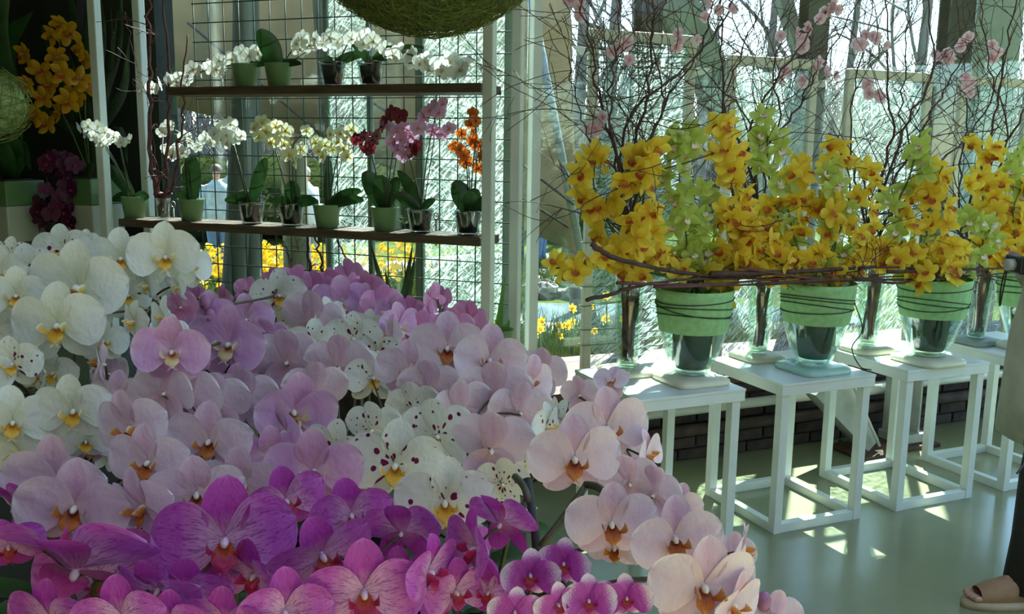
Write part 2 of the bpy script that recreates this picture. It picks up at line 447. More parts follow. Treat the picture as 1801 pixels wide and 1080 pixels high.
SX0, SX1, SY0, SY1 = -0.85, 6.2, -2.0, 1.8
SX2, SY2 = 1.0, 3.7        # unseen roof glazing, enlarged and stepped out to bring more daylight inside
SKY = [(SX0, SY0), (SX1, SY0), (SX1, SY2), (SX2, SY2), (SX2, SY1), (SX0, SY1)]
slab('ceiling', poly, CEIL, CEIL+0.2, M_ceil, hole=SKY)
mb = MB(); mb.box(((SX0+SX1)/2, (SY0+SY1)/2, CEIL+0.15), (SX1-SX0, SY1-SY0, 0.02)); mb.box(((SX2+SX1)/2, (SY2+SY1)/2+0.001, CEIL+0.15), (SX1-SX2, SY2-SY1-0.002, 0.02))
sk = tag(ob('window_3', mb.mesh('skylight_pane', M_roofglass, False)), kind='structure')
mb = MB()
for k in range(8):
    x = SX0+(SX1-SX0)*k/7; y1 = SY2 if x > SX2 else SY1
    mb.box((x, (SY0+y1)/2, CEIL+0.1), (0.05, y1-SY0, 0.14))
ob('frame', mb.mesh('skylight_frame', M_white, False), sk)

# brick plinth under the window behind the stands, brick by brick
t1 = (a1.dot(Bv))-0.1
def wall_frame(t, s, z): return W(t, s, z)
mb = MB(); c = W((KT+t1)/2, (S_WALL+0.02+S_GLASS+0.1)/2, SILL/2-0.02)
mb.box(c, (t1-KT+0.5, S_GLASS+0.1-S_WALL-0.02, SILL-0.04), BA)
wall_w = tag(ob('wall_window', mb.mesh('plinth_core', M_mortar, False)), kind='structure')
bmesh_brick = MB().box((0, 0, 0), (0.205, 0.04, 0.054), bev=0.003).mesh('brick', M_brick, False)
rb = random.Random(3)
for row in range(6):
    z = 0.034 + row*0.066
    n = 20
    for k in range(n):
        t = KT - 0.12 + k*0.217 + (0.108 if row % 2 else 0)
        if t > 5.6: break
        p = W(t, S_WALL+0.018+rb.uniform(-0.003, 0.003), z)
        ob('brick', bmesh_brick, wall_w, Matrix.Translation(p) @ Matrix.Rotation(BA, 4, 'Z'))
mb = MB().box(W((KT+t1)/2, (S_WALL-0.03+S_GLASS+0.12)/2, SILL-0.02), (t1-KT+0.52, S_GLASS+0.15-S_WALL, 0.04), BA, bev=0.006)
tag(ob('trim_1', mb.mesh('window_sill', M_sill, False)), kind='structure')
# low plinth behind the rack, and the dark wall to its far side
UL = -2.52
mb = MB().box(GP((KU+UL)/2, V_GLASS+0.06, SILL/2), (KU-UL+0.1, 0.2, SILL), GA, bev=0.006)
tag(ob('wall_rack', mb.mesh('plinth_rack', M_brick, False)), kind='structure')
mb = MB(); ul2 = (a2-G0).dot(Gv)
for (u0, u1) in ((UL, -3.02), (-3.12, ul2-0.2)):
    mb.box(GP((u0+u1)/2, V_GLASS+0.06, CEIL/2), (abs(u1-u0), 0.16, CEIL), GA)
tag(ob('wall_dark', mb.mesh('dark_wall', M_darkwall, False)), kind='structure')
mb = MB().box((XL-0.08, (YB+a2.y)/2, CEIL/2), (0.16, a2.y-YB, CEIL))
tag(ob('wall_left', mb.mesh('wall_left', M_darkwall, False)), kind='structure')
# back and right walls: low plinth, posts and lintel, glazed between
def glazed(name, p0, p1, wname):
    p0 = Vector(p0); p1 = Vector(p1); d = p1-p0; L = d.length; ang = math.atan2(d.y, d.x); mid = (p0+p1)/2
    m1 = MB(); m1.box((mid.x, mid.y, 0.25), (L, 0.2, 0.5), ang); m1.box((mid.x, mid.y, (2.6+CEIL)/2), (L, 0.2, CEIL-2.6), ang)
    n = int(L//1.6)
    for i in range(n+1):
        q = p0 + d*(i/n); m1.box((q.x, q.y, 1.55), (0.1, 0.14, 2.1), ang)
    tag(ob(name, m1.mesh(name, M_white, False)), kind='structure')
    m2 = MB().box((mid.x, mid.y, 1.55), (L, 0.012, 2.1), ang)
    tag(ob(wname, m2.mesh(wname, M_glass, False)), kind='structure')
mb = MB().box(((XL+XR)/2, YB, CEIL/2), (XR-XL, 0.2, CEIL)); tag(ob('wall_back', mb.mesh('wall_back', M_greywall, False)), kind='structure')
glazed('wall_right', (XR, YB, 0), (XR, a1.y, 0), 'window_5')
# window panes, lintels
mb = MB().box(W((KT+t1)/2, S_GLASS, (SILL+WIN_TOP)/2), (t1-KT, 0.012, WIN_TOP-SILL), BA)
w1 = tag(ob('window_1', mb.mesh('pane_stands', M_glass, False)), kind='structure')
mb = MB().box(W((KT+t1)/2, S_GLASS, (CEIL+WIN_TOP)/2), (t1-KT+0.1, 0.12, CEIL-WIN_TOP), BA)
ob('lintel', mb.mesh('lintel', M_white, False), w1)
mb = MB().box(GP((KU+UL)/2, V_GLASS, (SILL+WIN_TOP)/2), (KU-UL, 0.012, WIN_TOP-SILL), GA)
w2 = tag(ob('window_2', mb.mesh('pane_rack', M_glass, False)), kind='structure')
mb = MB().box(GP((KU+UL)/2, V_GLASS, (CEIL+WIN_TOP)/2), (KU-UL+0.1, 0.12, CEIL-WIN_TOP), GA)
ob('lintel', mb.mesh('lintel', M_white, False), w2)
pc = ats(939, 300, S_GLASS-0.25)
mb = MB().box((pc.x, pc.y, CEIL/2), (0.05, 0.05, CEIL), BA, bev=0.004)
tag(ob('trim_2', mb.mesh('corner_post', M_postw, False)), kind='structure')

# heating pipes along the brick plinth
for zc, rr_, lab in ((0.30, 0.026, 'pale heating pipe along the top of the brick plinth'), (0.19, 0.030, 'lower heating pipe close above the floor along the bricks')):
    s = S_WALL-0.075; e = empty('heating_pipe', W(KT, s, zc)); tag(e, lab, 'pipe', 'heating pipes along the window wall')
    mb = MB().tube([W(KT+0.2, s, zc)-e.location, W(6.2, s, zc)-e.location], rr_, 14)
    ob('pipe', mb.mesh('pipe', M_pipe if zc > .25 else MATS['dark_brick']), e)
    for t in (2.2, 3.72, 5.0):
        mb = MB().tube([W(t, s, zc)-e.location, W(t+(0.26 if t > 3.5 and zc > .25 else 0.05), s, zc)-e.location], rr_*1.4, 14)
        ob('sleeve', mb.mesh('sleeve', M_pipe if zc > .25 else MATS['dark_brick']), e)
        mb = MB().box(W(t+0.4, s+0.05, zc)-e.location, (0.02, 0.09, 0.02), BA)
        ob('bracket', mb.mesh('bracket', M_rust, False), e)

# galvanised column foot and strut foot standing on rusty base plates in front of the plinth
def foot(name, t, s, label, lean):
    e = empty(name, W(t, s, 0), BA); tag(e, label, 'steel column')
    ob('base_plate', MB().box((0, 0, 0.012), (0.30, 0.26, 0.024), bev=0.004).mesh('base_plate', M_rust, False), e)
    bme = MB().tube([(0, 0, 0.02), (0, 0, 0.05)], 0.011, 6).mesh('bolt', M_rust, False)
    for x in (-0.1, 0.1):
        for y in (-0.09, 0.09): ob('bolt', bme, e, loc=(x, y, 0))
    return e
e = foot('steel_column', 4.0, 3.70, 'grey galvanised steel column foot on a rusty base plate', 0)
mb = MB()
mb.box((-0.02, 0, 0.24), (0.13, 0.012, 0.44)); mb.box((-0.085, 0, 0.24), (0.012, 0.13, 0.44)); mb.box((0.045, 0, 0.24), (0.012, 0.13, 0.44))
ob('shaft', mb.mesh('shaft', M_galv, False), e)
ob('collar', MB().box((0, 0, 0.05), (0.2, 0.17, 0.05), bev=0.005).mesh('collar', M_galv, False), e)
e = foot('steel_strut', 3.70, 3.66, 'slanting galvanised strut coming down to a rusty plate behind the middle stand', 0)
mb = MB()
A0 = Vector((0.0, 0, 0.05)); A1 = Vector((-0.34, 0, 0.44)); d = (A1-A0).normalized(); sx = Vector((d.z, 0, -d.x))
pts = [A0-sx*0.045, A0+sx*0.045, A1+sx*0.11, A1-sx*0.11]
V = [p+Vector((0, y, 0)) for y in (-0.05, 0.05) for p in pts]
mb._add(V, [(0, 1, 2, 3), (7, 6, 5, 4), (0, 4, 5, 1), (1, 5, 6, 2), (2, 6, 7, 3), (3, 7, 4, 0)])
ob('shaft', mb.mesh('strut_shaft', M_galv, False), e)
ob('rod', MB().tube([(0.0, -0.09, 0.06), (-0.22, -0.09, 0.42)], 0.008, 8).mesh('rod', M_pipe), e)

# columns and leaning struts outside the glass
def column_out(px0, px1, s, name, label, mat, depth=0.10, z1=4.2):
    p0 = ats(px0, 30, s); p1 = ats(px1, 30, s); t0, t1_ = p0.dot(Bv), p1.dot(Bv)
    e = empty(name, W((t0+t1_)/2, s+depth/2, 0), BA); tag(e, label, 'steel column')
    w = t1_-t0
    mb = MB(); mb.box((0, -depth/2+0.006, z1/2-0.1), (w, 0.012, z1)); mb.box((0, depth/2-0.006, z1/2-0.1), (w, 0.012, z1)); mb.box((0, 0, z1/2-0.1), (0.012, depth-0.02, z1))
    ob('shaft', mb.mesh('shaft', mat, False), e)
    ob('base_plate', MB().box((0, 0, -0.13), (w+0.16, depth+0.16, 0.03)).mesh('base', M_rust, False), e)
    return e
column_out(1131, 1166, 4.62, 'steel_column', 'dark brown steel column behind the sisal screen nearest the corner post', M_brown)
column_out(1424, 1460, 4.62, 'steel_column', 'slim dark brown steel column between second and third sisal screens', M_brown)
column_out(1672, 1712, 4.62, 'steel_column', 'thick dark brown steel column between third and fourth sisal screens', M_brown)
e = column_out(1718, 1800, 4.95, 'steel_column', 'wide blue-grey galvanised column behind the fourth sisal screen', M_galv, 0.16)
def strut(pa, pb, sa, sb, wa, wb, th, label):
    A = ats(*pa, sa); Bq = ats(*pb, sb); e = empty('steel_strut', A); tag(e, label, 'steel strut')
    d = (Bq-A).normalized(); x = d.cross(Av).normalized(); mb = MB()
    rows = [(0, wa), (0.12, wa*1.3), (0.55, (wa+wb)/2*1.25), (1, wb)]
    V = []; Fc = []
    for f, w in rows:
        c = (Bq-A)*f
        for yy in (-th/2, th/2):
            for xx in (-w/2, w/2): V.append(c + x*xx + Av*yy)
    for i in range(len(rows)-1):
        o = i*4; Fc += [(o, o+1, o+5, o+4), (o+3, o+2, o+6, o+7), (o+1, o+3, o+7, o+5), (o+2, o, o+4, o+6)]
    Fc += [(1, 0, 2, 3), (len(V)-4, len(V)-3, len(V)-1, len(V)-2)]
    mb._add(V, Fc); ob('shaft', mb.mesh('strut', M_galv, False), e)
    ob('edge_flange', MB().tube([x*wa/2, (Bq-A)+x*wb/2], 0.012, 6).mesh('flange', M_pipe), e)
    return e
strut((1155, -60), (1330, 300), 4.75, 4.7, 0.2, 0.16, 0.08, 'grey-green galvanised strut slanting down behind the sisal screen nearest the corner')
strut((1338, -140), (1410, 110), 4.9, 4.75, 0.09, 0.07, 0.06, 'grey galvanised strut slanting down towards the slim dark column')

# ------------------------------------------------------------------ outside: ground, path, pond
def sm(a, b, x):
    t = max(0, min(1, (x-a)/(b-a))); return t*t*(3-2*t)
def gz(x, y): return -0.16 - 0.2*sm(0.3, 3.0, -x)*sm(6.0, 9.5, y) + 0.5*sm(18, 40, y)
m, nt, out = newmat('lawn'); L = nt.links.new
p = nd(nt, 'ShaderNodeBsdfPrincipled'); p.inputs['Roughness'].default_value = 1.0; p.inputs['Specular IOR Level'].default_value = 0.0
tc = nd(nt, 'ShaderNodeTexCoord'); n1 = nd(nt, 'ShaderNodeTexNoise'); n1.inputs['Scale'].default_value = 1.2; n1.inputs['Detail'].default_value = 8
L(tc.outputs['Object'], n1.inputs['Vector']); rp = nd(nt, 'ShaderNodeValToRGB')
rp.color_ramp.elements[0].position = 0.35; rp.color_ramp.elements[0].color = hexc(62, 72, 36); rp.color_ramp.elements[1].position = 0.65; rp.color_ramp.elements[1].color = hexc(90, 102, 50)
L(n1.outputs['Fac'], rp.inputs[0]); L(rp.outputs[0], p.inputs['Base Color']); L(p.outputs[0], out.inputs[0])
mb = MB(); nx, ny = 46, 46; X0, X1, Y0, Y1 = -40, 45, -30, 75
vsx = []; fsx = []
for j in range(ny+1):
    for i in range(nx+1):
        x = X0+(X1-X0)*i/nx; y = Y0+(Y1-Y0)*j/ny
        vsx.append((x, y, gz(x, y)-0.02))
for j in range(ny):
    for i in range(nx):
        a_ = j*(nx+1)+i; fsx.append((a_, a_+1, a_+nx+2, a_+nx+1))
mb._add(vsx, fsx); tag(ob('ground', mb.mesh('ground', MATS['lawn'])), kind='structure')
M_path = plain('pale_path', (140, 136, 128), 0.95, var=0.08, scale=8, spec=0.05)
M_water = plain('pond_water', (120, 134, 134), 0.12, var=0.15, scale=2, bump=0.05, bscale=9)
def ribbon(name, pts, w, mat, dz):
    mb = MB(); pts = spline(pts, 6); V = []; Fc = []
    for i, q in enumerate(pts):
        d = (pts[min(i+1, len(pts)-1)]-pts[max(0, i-1)]).normalized(); s = Vector((-d.y, d.x, 0))
        for k in (-1, 1):
            r = q+s*w*k/2; V.append((r.x, r.y, gz(r.x, r.y)+dz))
    for i in range(len(pts)-1): Fc.append((2*i, 2*i+1, 2*i+3, 2*i+2))
    mb._add(V, Fc); return tag(ob(name, mb.mesh(name, mat)), kind='structure')
ribbon('path', [(-8, 14.6, 0), (-3, 14.4, 0), (0.5, 14.6, 0), (4, 15.5, 0), (12, 17, 0)], 1.6, M_path, 0.03)
mb = MB(); ring = []
for k in range(28):
    a_ = 2*PI*k/28; rr_ = 1+0.12*math.sin(3*a_)+0.08*math.cos(5*a_)
    ring.append((1.4+2.1*rr_*math.cos(a_), 9.5+1.05*rr_*math.sin(a_), -0.13))
mb._add(ring, [tuple(range(28))]); tag(ob('pond', mb.mesh('pond', M_water, False)), kind='structure')
# ------------------------------------------------------------------ white display stands
ST_W, ST_D, ST_H, BAR = 0.475, 0.50, 0.66, 0.04
def stand(t0, s0, label):
    e = empty('display_stand', W(t0+ST_W/2, s0+ST_D/2, 0), BA); tag(e, label, 'stand', 'white square-frame stands in a row')
    hw, hd = ST_W/2, ST_D/2
    me = STM
    ob('top_board', me['top'], e, loc=(0, 0, ST_H-0.006))
    for y in (-1, 1):
        ob('apron_rail', me['rail_x'], e, loc=(0, y*(hd-BAR/2+0.012), ST_H-0.032))
        ob('floor_rail', me['rail_x2'], e, loc=(0, y*(hd-BAR/2), BAR/2))
    for x in (-1, 1):
        ob('apron_rail', me['rail_y'], e, loc=(x*(hw-BAR/2+0.012), 0, ST_H-0.032))
        ob('floor_rail', me['rail_y2'], e, loc=(x*(hw-BAR/2), 0, BAR/2))
        for y in (-1, 1): ob('leg', me['leg'], e, loc=(x*(hw-BAR/2), y*(hd-BAR/2), (ST_H-0.05)/2))
    return e
STM = dict(
    top=MB().box((0, 0, 0), (ST_W+0.028, ST_D+0.028, 0.012), bev=0.002).mesh('top', M_white, False),
    rail_x=MB().box((0, 0, 0), (ST_W+0.024, BAR, 0.04), bev=0.002).mesh('rail', M_white, False),
    rail_y=MB().box((0, 0, 0), (BAR, ST_D-2*BAR+0.024, 0.04), bev=0.002).mesh('rail', M_white, False),
    rail_x2=MB().box((0, 0, 0), (ST_W-2*BAR, BAR*0.9, BAR), bev=0.002).mesh('rail', M_white, False),
    rail_y2=MB().box((0, 0, 0), (BAR*0.9, ST_D-2*BAR, BAR), bev=0.002).mesh('rail', M_white, False),
    leg=MB().box((0, 0, 0), (BAR, BAR, ST_H-0.05), bev=0.002).mesh('leg', M_white, False))
ST_T = [1.82, 2.505, 3.19, 3.875]; ST_S = 2.952
for t, lab in zip(ST_T, ('white square-frame stand nearest the pale pink orchids', 'white square-frame stand carrying the cup vase on a teal glass pad',
                         'white square-frame stand in front of the grey column foot', 'white square-frame stand beside the person, partly hidden by the coat')):
    stand(t, ST_S, lab)
stand_labels = None
# ------------------------------------------------------------------ pads, vases
M_pad = plain('cream_pad', (222, 222, 196), 0.4, var=0.05, scale=8)
M_padteal = plain('teal_glass_pad', (172, 214, 202), 0.15, var=0.08, scale=8)
M_padgrey = plain('grey_stone_pad', (150, 166, 156), 0.5, var=0.1, scale=12)
M_band = plain('green_felt_band', (158, 204, 144), 0.8, rgb2=(138, 188, 124), scale=40, bump=0.2, bscale=160)
M_twine = plain('dark_green_twine', (34, 66, 38), 0.7, var=0.2, scale=30)
M_innerpot = plain('dark_green_inner_pot', (52, 78, 44), 0.6, rgb2=(38, 60, 34), scale=10)
M_bark = plain('brown_bark', (92, 62, 54), 0.75, rgb2=(60, 40, 38), scale=22, bump=0.3, bscale=90)
M_barkred = plain('reddish_twig', (112, 62, 58), 0.6, rgb2=(74, 42, 42), scale=22, bump=0.15)
M_vstem = plain('vase_stem_bark', (132, 78, 66), 0.7, rgb2=(96, 56, 50), scale=22, bump=0.2)
PADM = {}
def pad_mesh(w, h, mat):
    k = (w, h, mat.name)
    if k not in PADM:
        r = w/2
        PADM[k] = MB().lathe([(0.001, 0), (r*0.97, 0), (r, h*0.3), (r*0.97, h*0.7), (r*0.8, h*0.97), (r*0.45, h), (0.001, h)], 36, sq=6.0).mesh('pad', mat)
    return PADM[k]
def pad(p, w, h, mat, label):
    o = ob('pad', pad_mesh(w, h, mat), None, Matrix.Translation(p) @ Matrix.Rotation(BA, 4, 'Z'))
    return tag(o, label, 'pad', 'rounded pads under the vases')
CUP = [(0.055, 0.004), (0.075, 0.012), (0.092, 0.045), (0.112, 0.1), (0.133, 0.17), (0.147, 0.25), (0.153, 0.32), (0.155, 0.355)]
def wallof(prof, th):
    inner = [(max(0.001, r-th), z+(0.012 if i == 0 else 0)) for i, (r, z) in enumerate(prof)]
    return [(0.001, prof[0][1])] + prof + inner[::-1] + [(0.001, inner[0][1])]
CUPME = MB().lathe(wallof(CUP, 0.006), 40).mesh('cup', M_vase)
CUPPAD = 0.032; TOPZ = ST_H
def twine(e, r0, z, seed, n=3, tail=False):
    rr_ = random.Random(seed)
    for i in range(n):
        z0 = z + rr_.uniform(-0.06, 0.05); tl = rr_.uniform(0.008, 0.03); ph = rr_.uniform(0, 6.28); pts = []
        for k in range(33):
            a_ = 2*PI*k/32; zz = z0+tl*math.sin(a_+ph)
            rad = r0(zz)+0.006
            pts.append((rad*math.cos(a_), rad*math.sin(a_), zz))
        ob('twine', MB().tube(pts, 0.0022, 5, cap=False).mesh('twine', M_twine), e)
    if tail:
        pts = spline([(r0(z)*0.6, -r0(z)*0.8-0.004, z), (0.13, -0.14, z-0.12), (0.10, -0.12, z-0.2), (0.115, -0.16, 0.01), (0.14, -0.20, 0.002)], 6)
        ob('twine', MB().tube(pts, 0.0025, 5).mesh('twine', M_twine), e)
def prof_r(prof, z):
    for (r0, z0), (r1, z1) in zip(prof, prof[1:]):
        if z0 <= z <= z1: return r0+(r1-r0)*(z-z0)/(z1-z0)
    return prof[-1][0]
def cup_vase(t, s, z, label, seed, tail=False):
    e = empty('cup_vase', W(t, s, z), BA); tag(e, label, 'vase', 'wide glass vases with green felt bands')
    ob('glass_cup', CUPME, e)
    zb = 0.185
    band = [(prof_r(CUP, q)+0.003, q) for q in (zb, 0.22, 0.26, 0.30, 0.34)] + [(0.159, 0.358)]
    band += [(0.156, 0.358)]
    ob('felt_band', MB().lathe(band, 40).mesh('felt_band', M_band), e)
    ob('inner_pot', MB().lathe([(0.001, 0.024), (0.062, 0.026), (0.07, 0.06), (0.086, 0.2), (0.09, 0.3), (0.08, 0.3), (0.001, 0.29)], 28).mesh('inner_pot', M_innerpot), e)
    twine(e, lambda q: prof_r(CUP, q), 0.285, seed, 4, tail)
    return e
TALL = [(0.038, 0.003), (0.043, 0.01), (0.045, 0.05), (0.05, 0.15), (0.057, 0.27), (0.066, 0.39)]
TALLME = MB().lathe(wallof(TALL, 0.005), 28).mesh('tall', M_vase)
def tall_vase(t, s, z, label):
    e = empty('tall_vase', W(t, s, z), BA); tag(e, label, 'vase', 'tall slim glass vases with brown stems')
    ob('glass_body', TALLME, e)
    ob('water', MB().lathe([(0.001, 0.018), (0.037, 0.018), (0.04, 0.06), (0.001, 0.06)], 20).mesh('water', clear_water), e)
    return e
clear_water = clearglass('vase_water', (225, 232, 220), 0.05)
vase_info = []
for i, (tc_, sc_, tt_, ts_, pm, pt, l1, l2, l3, l4, tail) in enumerate([
    (2.165, 3.12, 1.985, 3.33, M_pad, M_pad, 'green-banded glass cup vase on the stand nearest the pink orchids', 'tall slim vase of thick dark stems nearest the corner post', 'cream pad under the green-banded cup vase nearest the pink orchids', 'cream pad under the tall vase nearest the corner post', False),
    (2.785, 3.10, 2.70, 3.37, M_padteal, M_pad, 'green-banded glass cup vase with trailing twine on a teal pad', 'tall slim vase holding three thin bare stems', 'teal glass pad under a green-banded cup vase', 'cream pad under the tall vase with three thin stems', True),
    (3.40, 3.04, 3.305, 3.32, M_pad, M_pad, 'green-banded glass cup vase on the stand before the grey column foot', 'tall slim vase of reddish stems between two green-banded cup vases', 'cream pad under the cup vase before the grey column foot', 'cream pad under the tall vase of reddish stems', False),
    (4.10, 3.09, 3.985, 3.28, M_pad, M_padgrey, 'green-banded glass cup vase cut off by the picture edge beside the person', 'tall slim vase of dark red stems on a grey pad', 'cream pad under the cup vase beside the person', 'dark grey pad under the tall vase of dark red stems', False)]):
    pad(W(tc_, sc_, TOPZ), 0.26 if i != 3 else 0.22, CUPPAD, pm, l3); pad(W(tt_, ts_, TOPZ), 0.21, 0.028, pt, l4)
    cup_vase(tc_, sc_, TOPZ+CUPPAD, l1, 11+i, tail); tall_vase(tt_, ts_, TOPZ+0.028, l2)
    vase_info.append(((tc_, sc_), (tt_, ts_)))
    # bundle of cut stems standing in the tall vase
    e = empty('stem_bundle', W(tt_, ts_, TOPZ+0.028), BA)
    tag(e, ['bundle of thick dark stems in the tall vase nearest the corner post', 'three thin bare stems standing in a tall vase', 'bundle of reddish stems in the middle tall vase', 'bundle of dark red stems in the tall vase on a grey pad'][i], 'stems', 'stem bundles in the tall vases')
    rs = random.Random(40+i); ns = (14, 3, 10, 13)[i]
    for k in range(ns):
        a_ = rs.uniform(0, 6.28); r0_ = rs.uniform(0.0, 0.02); r1_ = rs.uniform(0.01, 0.045)
        rad = rs.uniform(0.009, 0.013) if i != 1 else 0.006
        p0 = Vector((r0_*math.cos(a_), r0_*math.sin(a_), 0.03+rs.uniform(0, 0.02))); p1 = Vector((r1_*math.cos(a_+0.4), r1_*math.sin(a_+0.4), 0.40+rs.uniform(-0.01, 0.05)))
        ob('stem', MB().tube([p0, (p0+p1)/2+Vector((0.003, 0, 0)), p1], rad, 7).mesh('stem', M_vstem), e)

# ------------------------------------------------------------------ sisal screens on the sill
M_sisal = fibre_sheet('sisal_sheet', (206, 226, 218), 0.7, 0.10)
M_sisal2 = fibre_sheet('sisal_sheet_thin', (206, 230, 222), 0.5, 0.05)
M_strand = leafy('sisal_strand', (226, 240, 232), (190, 214, 204), 0.5, 0.6, 40)
M_wiregreen = plain('green_garden_wire', (92, 112, 62), 0.5, var=0.2, scale=20)
def screen(P0, P1, ztop, zbot, label, name='sisal_screen', strands=160, sheetmat=None, frame=None, wires=(), seed=1, post=0.05, group='white-framed sisal screens along the window'):
    P0 = Vector((P0.x, P0.y, 0)); P1 = Vector((P1.x, P1.y, 0)); d = P1-P0; L_ = d.length; ang = math.atan2(d.y, d.x)
    e = empty(name, (P0.x, P0.y, zbot), ang); tag(e, label, 'screen', group)
    h = ztop-zbot; fm = frame or M_cream
    for x in (post/2, L_-post/2): ob('post', MB().box((x, 0, h/2), (post, 0.035, h), bev=0.008).mesh('post', fm, False), e)
    for z in (h-post/2, post/2): ob('rail', MB().box((L_/2, 0, z), (L_-2*post, 0.033, post), bev=0.005).mesh('rail', fm, False), e)
    rs = random.Random(seed)
    nx_, nz_ = 10, 24; V = []; Fc = []
    for j in range(nz_+1):
        for i in range(nx_+1):
            V.append((post+(L_-2*post)*i/nx_, rs.uniform(-0.004, 0.004), post+(h-2*post)*j/nz_))
    for j in range(nz_):
        for i in range(nx_):
            a_ = j*(nx_+1)+i; Fc.append((a_, a_+1, a_+nx_+2, a_+nx_+1))
    mb = MB(); mb._add(V, Fc); ob('fibre_sheet', mb.mesh('sheet', sheetmat or M_sisal), e)
    mb = MB()
    for k in range(strands):
        x = rs.uniform(post, L_-post); z = rs.uniform(0.05, h-0.05); ln = rs.uniform(0.06, 0.2); a_ = rs.gauss(-0.65, 0.35); y0 = rs.choice((-1, 1))*rs.uniform(0.006, 0.02)
        c0 = Vector((x, y0, z)); dd = Vector((math.cos(a_), 0, math.sin(a_)))*ln; nn_ = Vector((-dd.z, 0, dd.x))*rs.uniform(-0.3, 0.3)
        pts = [q for q in bez(c0-dd/2, c0+nn_+Vector((0, rs.uniform(-0.02, 0.02), 0)), c0+dd/2, 4)]
        pts = [Vector((min(max(q.x, 0.01), L_-0.01), q.y, min(max(q.z, 0.01), h-0.01))) for q in pts]
        mb.tube(pts, 0.0013, 3, cap=False)
    o = ob('sisal_strands', mb.mesh('strands', M_strand), e); o['kind'] = 'stuff'
    for z in wires:
        zz = z-zbot; r1_, r2_ = rs.uniform(-0.02, 0.02), rs.uniform(-0.02, 0.02)
        pts = [(-0.006, -0.025, zz), (L_*0.5, -0.03, zz+r1_), (L_+0.006, -0.025, zz+r2_), (L_+0.006, 0.025, zz+r2_), (L_*0.5, 0.03, zz+r1_*0.4), (-0.006, 0.025, zz), (-0.006, -0.025, zz)]
        ob('wire', MB().tube(pts, 0.0022, 5, cap=False).mesh('wire', M_wiregreen), e)
    return e
SP = 4.08
scr = [((1037, 1224), 52, 'white-framed sisal screen with wire wraps nearest the corner post'), ((1281, 1438), 96, 'white-framed sisal screen behind the teal-pad vase, second from the corner post'),
       ((1490, 1639), 120, 'white-framed sisal screen third from the corner post'), ((1690, 1815), 132, 'white-framed sisal screen beyond the thick dark column')]
for k, ((x0, x1), y, lab) in enumerate(scr):
    p0 = ats(x0, y, SP); p1 = ats(x1, y+10, SP); zt = (p0.z+p1.z)/2
    wires = [zt-0.06-0.03*j for j in range(5)]+[0.62, 0.70, 0.82, 0.92, 1.02, 1.14, 1.3, 1.46, 1.6, 1.74, 1.85] if k == 0 else ()
    screen(p0, p1, zt, SILL, lab, seed=20+k, wires=wires, sheetmat=M_sisal2 if k == 0 else M_sisal, strands=100 if k == 0 else 200)
# two sisal screens behind the rack
M_greyframe = plain('grey_green_frame', (128, 146, 132), 0.6, var=0.1, scale=9)
for x0, x1, lab, sd_ in ((732, 903, 'sunlit grey-framed sisal screen behind the rack end with orange orchids', 31), (574, 656, 'narrow grey-framed sisal screen behind the middle of the plant rack', 32)):
    p0 = atv(x0, 250, 0.46); p1 = atv(x1, 250, 0.46)
    screen(p0, p1, 2.42, SILL, lab, strands=420 if sd_ == 31 else 200, sheetmat=M_sisal, frame=M_greyframe, post=0.05 if sd_ == 31 else 0.03, seed=sd_, group='grey-framed sisal screens behind the rack')

# ------------------------------------------------------------------ plant rack: posts, shelves, wire mesh
rk = empty('plant_rack', GP(-1.2, 0.12, 0), GA); tag(rk, 'white-posted plant rack carrying two wooden shelf boards', 'rack')
RH = CEIL-0.02
pm = MB().box((0, 0, RH/2), (0.05, 0.05, RH), bev=0.005).mesh('post', M_postw, False)
for u, v in ((-0.075, -0.035), (-0.065, 0.285), (-2.345, -0.035), (-2.345, 0.285)):
    ob('post', pm, rk, loc=(u+1.2, v-0.12, 0))
for v in (-0.035, 0.285):
    ob('rail', MB().box((0, 0, 0), (2.22, 0.04, 0.05), bev=0.004).mesh('rail', M_postw, False), rk, loc=(-1.21+1.2, v-0.12, RH-0.05))
def shelf(u0, u1, zt, th, label):
    e = empty('shelf_board', GP((u0+u1)/2, 0.12, zt), GA); tag(e, label, 'shelf', 'wooden shelf boards of the rack')
    L_ = u1-u0
    ob('plank', MB().box((0, -0.06, -th/2), (L_, 0.115, th), bev=0.004).mesh('plank', M_wood, False), e)
    ob('plank', MB().box((0, 0.06, -th/2), (L_, 0.115, th), bev=0.004).mesh('plank', M_wood, False), e)
    for x in (L_/2-0.33, L_/2-0.08, -L_/2+0.2):
        pts = [(x, -0.09+0.2*0, -th), (x, -0.09, 0.0)]
        hk = MB(); hk.tube([(x, 0.09, -th-0.03), (x, 0.09, 0.06)], 0.005, 6)
        ring_ = [(x+0.014*math.cos(a_), 0.09, 0.074+0.016*math.sin(a_)) for a_ in [2*PI*k/12 for k in range(13)]]
        hk.tube(ring_, 0.004, 5, cap=False); ob('eye_bolt', hk.mesh('eye_bolt', M_galv), e)
    return e
shelf(-1.93, -0.13, 1.888, 0.042, 'upper dark wooden shelf board with trailing white orchids')
shelf(-2.30, -0.13, 1.186, 0.042, 'lower dark wooden shelf board with a row of potted orchids')
LOW_Z, UP_Z = 1.186, 1.888
wm = empty('wire_mesh', GP(-1.0, 0.32, 0.45), GA); tag(wm, 'square wire mesh panel behind the shelf boards', 'wire mesh')
UU0, UU1, ZZ0, ZZ1 = -2.0, -0.09, 0.47, 2.5
mv = MB().tube([(0, 0, 0), (0, 0, ZZ1-ZZ0)], 0.0033, 6).mesh('wire', M_wire); mh = MB().tube([(0, 0, 0), (UU1-UU0, 0, 0)], 0.0033, 6).mesh('wire', M_wire)
k = 0
